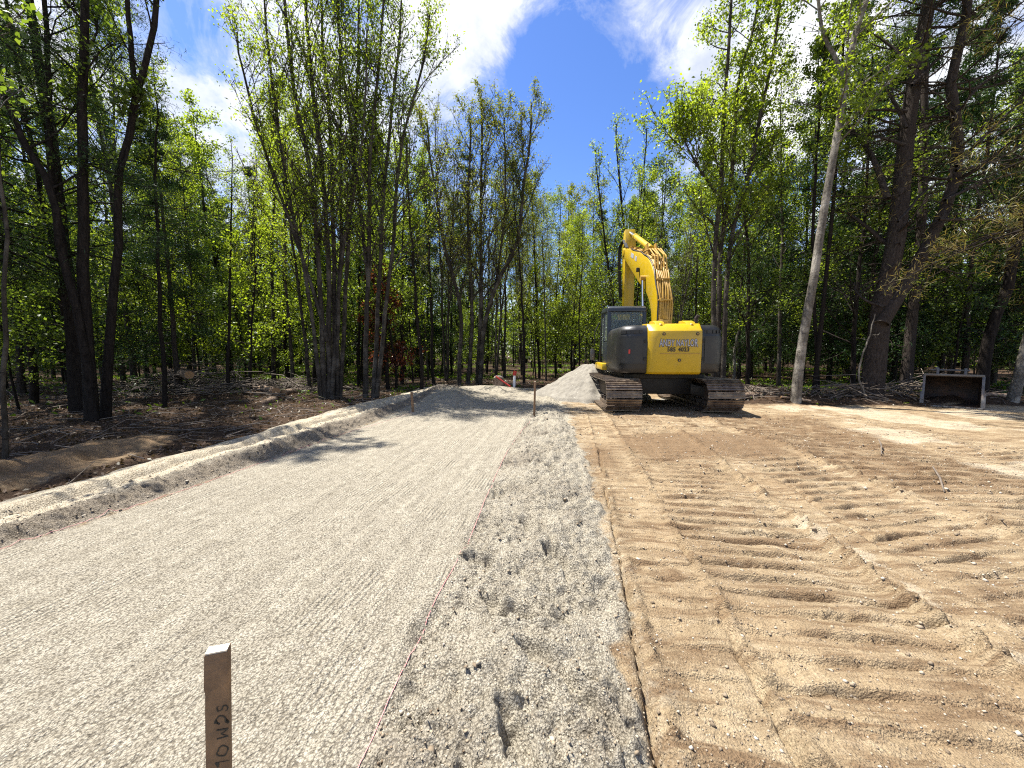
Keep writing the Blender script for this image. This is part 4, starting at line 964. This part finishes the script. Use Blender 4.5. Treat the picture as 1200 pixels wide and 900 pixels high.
# overhanging conifers just outside the frame at both sides
for (x, y, rz, sc_, k, lab, mt) in ((-10.7, 6.3, .4, .82, 0, 'dark pine whose drooping boughs hang into the upper left corner', M['needle']),
                                    (-10.8, 9.3, 2.0, .9, 1, 'dark pine standing behind the drooping boughs of the upper left', M['needle']),
                                    (11.0, 6.6, 1.0, 1.0, 2, 'pine whose long boughs hang into the upper right corner', M['needle_dead'])):
    rng = np.random.default_rng(300+k)
    H = 14
    st_ = [(smooth_path([(0, 0, -.2), (.1, 0, 5), (0, .1, 10), (0, 0, H)], 16, rng, .02), .20, .02)]
    tb_, lp_ = grow(rng, st_, start=.26, nprim=54, blen=4.6, elev=8 if k == 2 else 14, nsec=9, ntwig=5, leaf_n=26 if k < 2 else 20, droop=.16, thick=.22, tuft=.22, profile=lambda t: (1-t)**.6+.1, bare=.0 if k < 2 else .35)
    a_, b2_ = tree_meshes('bough%d' % k, k, tb_, lp_, .14, .07)
    place('pine_tree', a_, b2_, M['bark_dark'], mt, (x, y, gz(x, y)), rz, sc_, lab, 'tree')

# ---- the woods: every tree its own object, in a loose scatter
rng = np.random.default_rng(5)
heroes_xy = [(-9.1, 7.9), (-5.7, 11.6), (-4.6, 12), (-2, 16.3), (-1, 16.6), (7, 13), (8.1, 10.6), (10.8, 11.2), (13.8, 12.9), (15.2, 12), (14.5, 10.4), (9.8, 12.1), (-6.8, 5), (5.2, 17), (-10.4, 5.6), (-10.8, 9.3), (11, 6.6)]
def in_woods(x, y):
    a = x/max(y, .1)
    if x < -5.3: return y > (11.8 if x > -9 else 9.6) or x < -10.8
    if x < -2.2: return y > 13.2
    if x < 3.2: return y > 16.3
    if x < 6: return y > 15.6
    if x < 9: return y > 12.6
    if x < 18: return y > 12.4
    return y > 6
pts_ = []
def ok(x, y, dmin):
    for (a, b_) in heroes_xy:
        if (a-x)**2+(b_-y)**2 < (dmin*.75)**2: return False
    for (a, b_) in pts_:
        if (a-x)**2+(b_-y)**2 < dmin**2: return False
    return True
tries = 0
while len(pts_) < 292 and tries < 60000:
    tries += 1
    y = 2+48*rng.uniform()**1.0; x = rng.uniform(-1.5, 1.5)*max(y, 9)
    if abs(x) > 62 or not in_woods(x, y): continue
    dist = math.hypot(x, y-0)
    if ok(x, y, .95+.05*dist): pts_.append((x, y))
def zone(x, y):
    az = 600+F_PX*x/max(y, .5)
    far = 'deep in woods' if math.hypot(x, y) > 24 else 'in front woods'
    if az < 0: z = 'past the left edge'
    elif az < 240: z = 'behind the left brush heap'
    elif az < 480: z = 'behind the big stem clumps'
    elif az < 640: z = 'beyond the road end'
    elif az < 830: z = 'behind sand pile and excavator'
    elif az < 1010: z = 'between excavator and huge pine'
    else: z = 'around the spare bucket'
    return far+' '+z, az
for (x, y) in pts_:
    z, az = zone(x, y); dist = math.hypot(x, y); u = rng.uniform()
    if az < 480 and dist > 22: w = [('conifer', .48), ('leafy', .30), ('maple', .12), ('pole', .10)]
    elif az > 850 and dist > 20: w = [('conifer', .45), ('leafy', .45), ('maple', .10)]
    elif az < 240: w = [('conifer', .18), ('leafy', .30), ('maple', .24), ('pole', .28)]
    elif az < 480: w = [('conifer', .12), ('leafy', .25), ('maple', .30), ('pole', .20), ('budding', .13)]
    elif az < 660: w = [('budding', .38), ('leafy', .22), ('maple', .2), ('conifer', .1), ('pole', .1)]
    elif az < 830: w = [('leafy', .38), ('maple', .32), ('budding', .15), ('pole', .08), ('conifer', .07)]
    else: w = [('leafy', .50), ('maple', .15), ('conifer', .27), ('pole', .08)]
    acc = 0
    for kind, p_ in w:
        acc += p_
        if u < acc: break
    n_ = {'maple': 4, 'leafy': 4, 'budding': 3, 'conifer': 3, 'pole': 2}[kind]; i = int(rng.integers(n_))
    tm, cm = PROTO[kind+str(i)]
    s = rng.uniform(.8, 1.1)
    top = 4.2+.50*max(dist, 8)                        # the wood's skyline drops to the road end
    s = min(s, (1.45+y*float(np.interp(az, [100, 200, 260, 330, 400, 480, 560, 620, 660, 700, 760, 810, 850, 920, 1000], [1.4, .72, .62, .66, .7, .62, .52, .46, .38, .42, .46, .48, .62, .75, 1.3]))*rng.uniform(.85, 1.08))/(PH[kind+str(i)]*1.03))
    lf = {'maple': M['leaf_yellow'], 'leafy': M['leaf_green'], 'budding': M['leaf_olive'], 'conifer': M['needle'], 'pole': M['leaf_green']}[kind]
    if kind in ('leafy', 'maple') and rng.uniform() < .3: lf = M['leaf_yellow'] if kind == 'leafy' else M['leaf_green']
    if 520 < az < 700 and kind in ('leafy', 'maple') and rng.uniform() < .5: lf = M['leaf_olive']
    bk_ = M['bark_dark'] if kind in ('leafy', 'pole') else (M['bark_pine'] if kind == 'conifer' else M['bark_grey'])
    nm = {'maple': 'maple_tree', 'leafy': 'leafy_tree', 'budding': 'budding_tree', 'conifer': 'pine_tree', 'pole': 'slender_tree'}[kind]
    col = {M['leaf_yellow'].name: 'yellow green', M['leaf_green'].name: 'mid green', M['leaf_olive'].name: 'olive', M['needle'].name: 'dark green'}[lf.name]
    desc = {'maple': 'tall %s open crowned tree', 'leafy': '%s tree leafed to the ground', 'budding': '%s many stemmed budding tree', 'conifer': '%s drooping evergreen', 'pole': '%s bare trunked slender tree'}[kind] % col
    lab = desc+' '+z
    place(nm, tm, cm, bk_, lf, (x, y, gz(x, y)-.05), rng.uniform(0, 6.28), (s*rng.uniform(.9, 1.1), s*rng.uniform(.9, 1.1), s), lab, 'tree', lab)
# saplings and bushes of the understorey
sp_ = []
tries = 0
while len(sp_) < 90 and tries < 20000:
    tries += 1
    y = 8+22*rng.uniform(); x = rng.uniform(-1.4, 1.45)*y
    if not in_woods(x, y-.6) or any((a-x)**2+(b_-y)**2 < 1.0 for a, b_ in sp_): continue
    sp_.append((x, y))
for (x, y) in sp_:
    z, az = zone(x, y); i = int(rng.integers(3)); tm, cm = PROTO['sapling%d' % i]
    lab = 'low green leafy sapling '+z
    place('sapling', tm, cm, M['bark_dark'], M['leaf_green'] if rng.uniform() < .6 else M['leaf_yellow'], (x, y, gz(x, y)-.03), rng.uniform(0, 6.28), rng.uniform(.7, 1.25), lab, 'sapling', lab)
tm, cm = PROTO['redbush']; p = at_depth(462, 380, 15.0)
place('small_maple', tm, cm, M['bark_dark'], M['leaf_red'], (p[0], p[1], gz(p[0], p[1])+0), 0, 1.35, 'small tree with dark red leaves among the stems left of the road', 'tree')

# ---- far-off wood: one mass of foliage and trunks
def far_wood():
    rng = np.random.default_rng(9); V = []; T = []
    n = 420
    for k in range(n):
        a = rng.uniform(-1.15, 1.15); d = rng.uniform(48, 85); x = d*math.sin(a)*1.1; y = d*math.cos(a)
        h = rng.uniform(9, 14)*(1.05 if abs(a-.15) > .35 else .85)
        T.append((np.array([[x, y, -.5], [x+rng.normal()*.3, y, h*.5], [x+rng.normal()*.5, y, h]]), np.array([.2, .13, .03]), 4))
        m = 420; c = rng.normal(size=(m, 3))*np.array([2.2, 2.2, h*.27])+np.array([x, y, h*.5]); c[:, 2] = np.abs(c[:, 2]); V.append(c)
    pts = np.concatenate(V)
    return tubes_mesh('far_trunks', T), leaves_mesh('far_leaves', pts, .42, rng, .7, .2)
ft, fl_ = far_wood()
o = link_mesh('distant_woods', fl_, M['leaf_green']); tag(o, 'far mass of green woods closing the view behind the nearer trees', 'woods', None, 'stuff')
o2 = link_mesh('distant_trunks', ft, M['bark_dark']); tag(o2, 'far dark trunks standing inside the distant green woods', 'woods', None, 'stuff')

# ------------------------------------------------------------------ forest floor: litter, sticks, green cover
rng = np.random.default_rng(12)
def scatter(n, fn, ymax=22):
    out = []
    while len(out) < n:
        m = n*2; x = rng.uniform(-24, 24, m); y = 1+ymax*rng.uniform(size=m)**1.2
        w = fn(x, y); k = rng.uniform(size=m) < w
        z = ground_fields(x[k], y[k])[0]; out += list(zip(x[k], y[k], z))
    return np.array(out[:n])
def forest_w(x, y): return (ground_fields(x, y)[2] > .6)*np.where(x < 0, 1.0, .7)*np.where(np.abs(x) > 1.6*y+2, 0, 1)
lt = scatter(60000, forest_w); lt[:, 2] += .012
lm = leaves_mesh('leaf_litter', lt, .06, rng, .55, 2.5); tag(link_mesh('leaf_litter', lm, M['litter']), 'brown dead leaves and wood chips covering the forest floor', 'leaf litter', None, 'stuff')
def sticks(n, w, lmin, lmax, r, lift, tilt, ymax=18, pts=None):
    P = scatter(n, w, ymax) if pts is None else pts; T = []
    for (x, y, z) in P:
        a = rng.uniform(0, math.pi); L = rng.uniform(lmin, lmax)*rng.uniform(.4, 1); d = np.array([math.cos(a), math.sin(a)*.8, rng.normal()*tilt]); 
        c = np.array([x, y, z+lift*rng.uniform(.3, 1.3)]); b2 = rng.normal(size=3)*.08*L; b2[2] = abs(b2[2])
        T.append((np.array([c-d*L/2, c+b2, c+d*L/2+b2*.3]), np.array([r, r*.8, r*.4])*rng.uniform(.5, 1.5), 4))
    return T
T = sticks(2300, forest_w, .2, 1.3, .008, .03, .08)
tag(link_mesh('fallen_twigs', tubes_mesh('fallen_twigs', T), M['stick']), 'grey dead twigs strewn over the forest floor', 'twigs', None, 'stuff')
def heap(cx, cy, rx, ry, h, n, name, label):
    P = []
    for _ in range(n):
        a, b_ = rng.normal(), rng.normal(); x = cx+a*rx*.5; y = cy+b_*ry*.5; P.append((x, y, gz(x, y)+h*rng.uniform(0, 1)*math.exp(-(a*a+b_*b_)*.35)))
    T = sticks(0, None, .5, 2.2, .014, .0, .22, pts=P)
    o = link_mesh(name, tubes_mesh(name, T), M['stick']); tag(o, label, 'brush heap')
heap(-10.8, 12.6, 3.4, 1.3, .75, 420, 'brush_heap', 'long heap of cut branches under the trees at the left')
heap(-7.9, 13.6, 1.6, .9, .5, 170, 'brush_heap', 'smaller heap of grey branches beside the sawn logs')
heap(7.4, 11.6, 1.1, .6, .35, 90, 'brush_heap', 'small brush heap left of the leaning pale trunk')
heap(9.9, 11.2, 1.2, .5, .45, 110, 'brush_heap', 'brush heap of bare branches at the foot of the huge pine')
heap(13.2, 12.0, 1.6, .8, .8, 150, 'brush_heap', 'tangle of dead branches behind the spare bucket')
def log(a, b_, r, label):
    a, b_ = Vector(a), Vector(b_); e = empty('sawn_log', tuple(a)); tag(e, label, 'log', 'sawn logs at the forest edge')
    d = b_-a; pts = [Vector((0, 0, 0)), d*.33+Vector((0, 0, .01)), d*.66, d]
    MB().tube(pts, [r, r*.97, r*1.02, r*.95], 14).build('bark', M['log_bark'], e, 0, True)
    u = d.normalized(); c = MB(); c.cyl(-u*.004, u*.01, r*.9, 16); c.build('cut_end', M['log_cut'], e)
    c = MB(); c.cyl(d-u*.01, d+u*.004, r*.86, 16); c.build('cut_end', M['log_cut'], e)
def gp(px, py, dz=0):
    x, y, z = on_ground(px, py); return (x, y, gz(x, y)+dz)
log(gp(324, 466, .14), gp(292, 458, .16), .13, 'thick log with orange sawn end, left of the big stem clump')
log(gp(322, 470, .07), gp(304, 475, .07), .09, 'short reddish log lying in front of the thick log')
log(gp(333, 465, .10), gp(352, 461, .10), .10, 'log lying right of the thick log with the orange end')
log(gp(224, 466, .62), gp(198, 460, .72), .13, 'pale log lying on top of the long brush heap')
log(gp(862, 470, .11), gp(902, 466, .10), .11, 'grey log on the ground beside the right track of the excavator')
log(gp(915, 471, .04), gp(950, 472, .03), .032, 'thin pale log at the foot of the leaning pale trunk')
log(gp(1150, 470, .06), gp(1178, 470, .06), .07, 'pale log lying right of the spare bucket')
def green_w(x, y):
    n = fbm(x*.35, y*.35, 77, 3)
    return (ground_fields(x, y)[2] > .6)*(y > 12.5)*np.clip((n-.0)*3, 0, 1)+.04*(ground_fields(x, y)[2] > .6)*(y > 8)
gp_ = scatter(26000, green_w, 40); gp_[:, 2] += .10*rng.uniform(size=len(gp_))
gm = leaves_mesh('ground_cover', gp_, .16, rng, .35, .3); tag(link_mesh('ground_cover', gm, M['grass']), 'patches of bright green ferns and weeds under the trees', 'ground cover', None, 'stuff')
# clods and pebbles on the loose shoulder, bank face and ruts
def clod_w(x, y):
    z, g, f, d, p, _ = ground_fields(x, y); xr = np.interp(y, XR_Y, XR_X); xl = np.interp(y, XL_Y, XL_X)
    sh = (x > xr)*(f < .3); w = sh*.35+((x < xl) & (x > xl-.7))*1.0+sh*.5*(fbm(x*1.6, y*1.6, 84, 2) > .05)
    return w*(y < 12)*np.clip(2.5/y, 0, 1)*(np.abs(x) < 1.5*y+.5)
cp = []
while sum(map(len, cp)) < 15000:
    m = 60000; x = rng.uniform(-5, 8, m); y = 1+9*rng.uniform(size=m)**1.6; k = rng.uniform(size=m) < clod_w(x, y)
    cp.append(np.stack([x[k], y[k], ground_fields(x[k], y[k])[0]], 1))
cp = np.concatenate(cp)[:15000]
ico = np.array([(0, 0, 1), (.9, 0, .3), (.28, .85, .4), (-.73, .53, .3), (-.73, -.53, .45), (.28, -.85, .35), (0, 0, -.7)])
icf = np.array([(0, 1, 2), (0, 2, 3), (0, 3, 4), (0, 4, 5), (0, 5, 1), (6, 2, 1), (6, 3, 2), (6, 4, 3), (6, 5, 4), (6, 1, 5)])
n = len(cp); sz = .0034*np.exp(rng.normal(size=n)*.5)*(1+.14*cp[:, 1]); a = rng.uniform(0, 6.28, n)
ca, sa = np.cos(a), np.sin(a)
v = ico[None]*(sz[:, None, None])*rng.uniform(.5, 1.5, (n, 7, 3)); vx = v[..., 0]*ca[:, None]-v[..., 1]*sa[:, None]; vy = v[..., 0]*sa[:, None]+v[..., 1]*ca[:, None]
v = np.stack([vx, vy, v[..., 2]*.8], -1)+cp[:, None]
cm_ = mesh_np('soil_clods', v.reshape(-1, 3), (icf[None]+np.arange(n)[:, None, None]*7).reshape(-1, 3))
m, nt, b = new_mat('clod'); geo = nt.nodes.new('ShaderNodeNewGeometry')
nt.links.new(ramp(nt, geo.outputs['Random Per Island'], [(0, (.13, .095, .06)), (.6, (.30, .24, .165)), (1, (.42, .37, .29))]), b.inputs['Base Color']); b.inputs['Roughness'].default_value = .95
tag(link_mesh('soil_clods', cm_, m), 'small stones and crumbs of soil strewn over shoulder and ruts', 'clods', None, 'stuff')
# single sticks on the dug ground
for (a, b_, lab) in (((1093, 548), (1107, 572), 'thin pale stick lying on the dark churned soil at the right'), ((1030, 516), (1033, 530), 'short forked twig standing in the ruts at the right')):
    A = Vector(gp(*a)); B = Vector(gp(*b_)); o = MB().tube([A+Vector((0, 0, .05)), (A+B)/2+Vector((.02, 0, .04)), B+Vector((0, 0, .01))], [.008, .01, .006], 6).build('stick', M['stick'], None, 0, True)
    tag(o, lab, 'stick')
# things at the far end of the road
st_x, st_y, _ = on_ground(584, 456); g = gz(st_x, st_y)
e = empty('tree_stump', (st_x, st_y+.3, g)); tag(e, 'pale cut stump past the road end under a red pole', 'stump')
MB().cyl((0, 0, -.1), (0, 0, .26), .24, 14, .20).build('bark', M['log_bark'], e, 0, True)
MB().cyl((0, 0, .255), (0, .03, .30), .19, 14).build('cut_top', M['stake_end'], e)
A = Vector(at_depth(581, 441, st_y-.05)); B = Vector(at_depth(598, 453, st_y-.2))
tag(MB().tube([A, (A+B)/2, B], .028, 8).build('red_pole', M['red_paint'], None, 0, True), 'red pole leaning down across the stump past the road end', 'pole')
A = Vector(at_depth(602, 455, st_y+.2)); B = Vector(at_depth(603, 440, st_y+.2))
e = empty('marker_post', (A.x, A.y, A.z)); tag(e, 'white marker post with dark red top past the road end', 'post')
MB().cyl((0, 0, -.2), (B.x-A.x, 0, B.z-A.z), .055, 12).build('shaft', M['white_paint'], e, 0, True)
MB().cyl((B.x-A.x, 0, B.z-A.z), (B.x-A.x+.02, 0, B.z-A.z+.18), .07, 12).build('cap', M['red_paint'], e, 0, True)

# ------------------------------------------------------------------ camera, sun, sky
cd = bpy.data.cameras.new('camera'); cam = bpy.data.objects.new('camera', cd); COL.objects.link(cam); sc.camera = cam
cd.sensor_width = 36; cd.lens = F_PX/1200*36; cd.clip_start = .05; cd.clip_end = 2000
cam.location = (0, 0, CAM_H); cam.rotation_euler = (R(90)-PITCH, 0, 0)
SUN_AZ, SUN_EL = R(-62), R(66)          # azimuth from +Y towards +X
S = Vector((math.sin(SUN_AZ)*math.cos(SUN_EL), math.cos(SUN_AZ)*math.cos(SUN_EL), math.sin(SUN_EL)))
ld = bpy.data.lights.new('sun', 'SUN'); ld.energy = 5.0; ld.angle = R(.53); ld.color = (1, .955, .88)
lo_ = bpy.data.objects.new('sun', ld); COL.objects.link(lo_); lo_.rotation_euler = (-S).to_track_quat('-Z', 'Y').to_euler()
w = bpy.data.worlds.new('World'); sc.world = w; w.use_nodes = True; nt = w.node_tree; nt.nodes.clear(); L = nt.links
out = nt.nodes.new('ShaderNodeOutputWorld'); bg = nt.nodes.new('ShaderNodeBackground'); L.new(bg.outputs[0], out.inputs[0])
sky = nt.nodes.new('ShaderNodeTexSky'); sky.sky_type = 'NISHITA'; sky.sun_disc = False; sky.sun_elevation = SUN_EL
sky.sun_rotation = SUN_AZ; sky.altitude = 200; sky.air_density = 1.0; sky.dust_density = .3; sky.ozone_density = 2.5
hs = nt.nodes.new('ShaderNodeHueSaturation'); hs.inputs['Saturation'].default_value = 1.22; hs.inputs['Hue'].default_value = .513; hs.inputs['Value'].default_value = 1.75; L.new(sky.outputs[0], hs.inputs['Color'])
tc = nt.nodes.new('ShaderNodeTexCoord').outputs['Generated']
sx = nt.nodes.new('ShaderNodeSeparateXYZ'); L.new(tc, sx.inputs[0])
zz = math_(nt, 'MAXIMUM', sx.outputs[2], .06)
cb = nt.nodes.new('ShaderNodeCombineXYZ'); L.new(math_(nt, 'DIVIDE', sx.outputs[0], zz), cb.inputs[0]); L.new(math_(nt, 'DIVIDE', sx.outputs[1], zz), cb.inputs[1])
n1 = noise(nt, cb.outputs[0], 1.5, 8, .6, .3); n2 = noise(nt, tc, 6.5, 10, .68, .5)
base = math_(nt, 'ADD', math_(nt, 'MULTIPLY', n1, .35), math_(nt, 'MULTIPLY', n2, .65))
def blob(px, py, rad, wgt):
    d = Vector(ray(px, py)).normalized(); dp_ = nt.nodes.new('ShaderNodeVectorMath'); dp_.operation = 'DISTANCE'; L.new(tc, dp_.inputs[0]); dp_.inputs[1].default_value = d
    mr = nt.nodes.new('ShaderNodeMapRange'); mr.interpolation_type = 'SMOOTHSTEP'; L.new(dp_.outputs['Value'], mr.inputs[0])
    mr.inputs[1].default_value = 0; mr.inputs[2].default_value = rad; mr.inputs[3].default_value = wgt; mr.inputs[4].default_value = 0
    return mr.outputs[0]
acc = base
for bl in ((560, 20, .26, .22), (530, 70, .16, .12), (755, 25, .16, .20), (720, 45, .12, .10), (650, 170, .42, -.30), (640, 60, .10, -.16), (260, 60, .5, .16), (880, 90, .22, .25), (1050, 100, .5, .12),
           (760, 235, .10, .18), (680, 235, .12, .16), (560, 215, .15, .14), (880, 250, .16, -.16), (225, 30, .10, -.20), (700, 120, .2, -.12)):
    acc = math_(nt, 'ADD', acc, blob(*bl))
cl = ramp(nt, acc, [(.43, (0, 0, 0)), (.51, (.26, .26, .26)), (.59, (.78, .78, .78)), (.69, (1, 1, 1))])
shade = ramp(nt, noise(nt, tc, 7, 6, .6), [(.35, (6.2, 6.6, 7.3)), (.62, (10.0, 10.0, 10.1))])
skc = mixc(nt, cl, hs.outputs[0], shade)
L.new(skc, bg.inputs[0]); bg.inputs[1].default_value = .05
sc.view_settings.view_transform = 'Standard'; sc.view_settings.look = 'None'; sc.view_settings.gamma = 1; sc.view_settings.exposure = 1.45
sc.render.engine = 'CYCLES'; sc.cycles.max_bounces = 6; sc.cycles.diffuse_bounces = 3; sc.cycles.transmission_bounces = 6; sc.cycles.transparent_max_bounces = 8
sc.cycles.use_denoising = False; sc.cycles.filter_width = 1.15
print('objects', len(bpy.data.objects), 'trees', len(pts_), 'saplings', len(sp_))
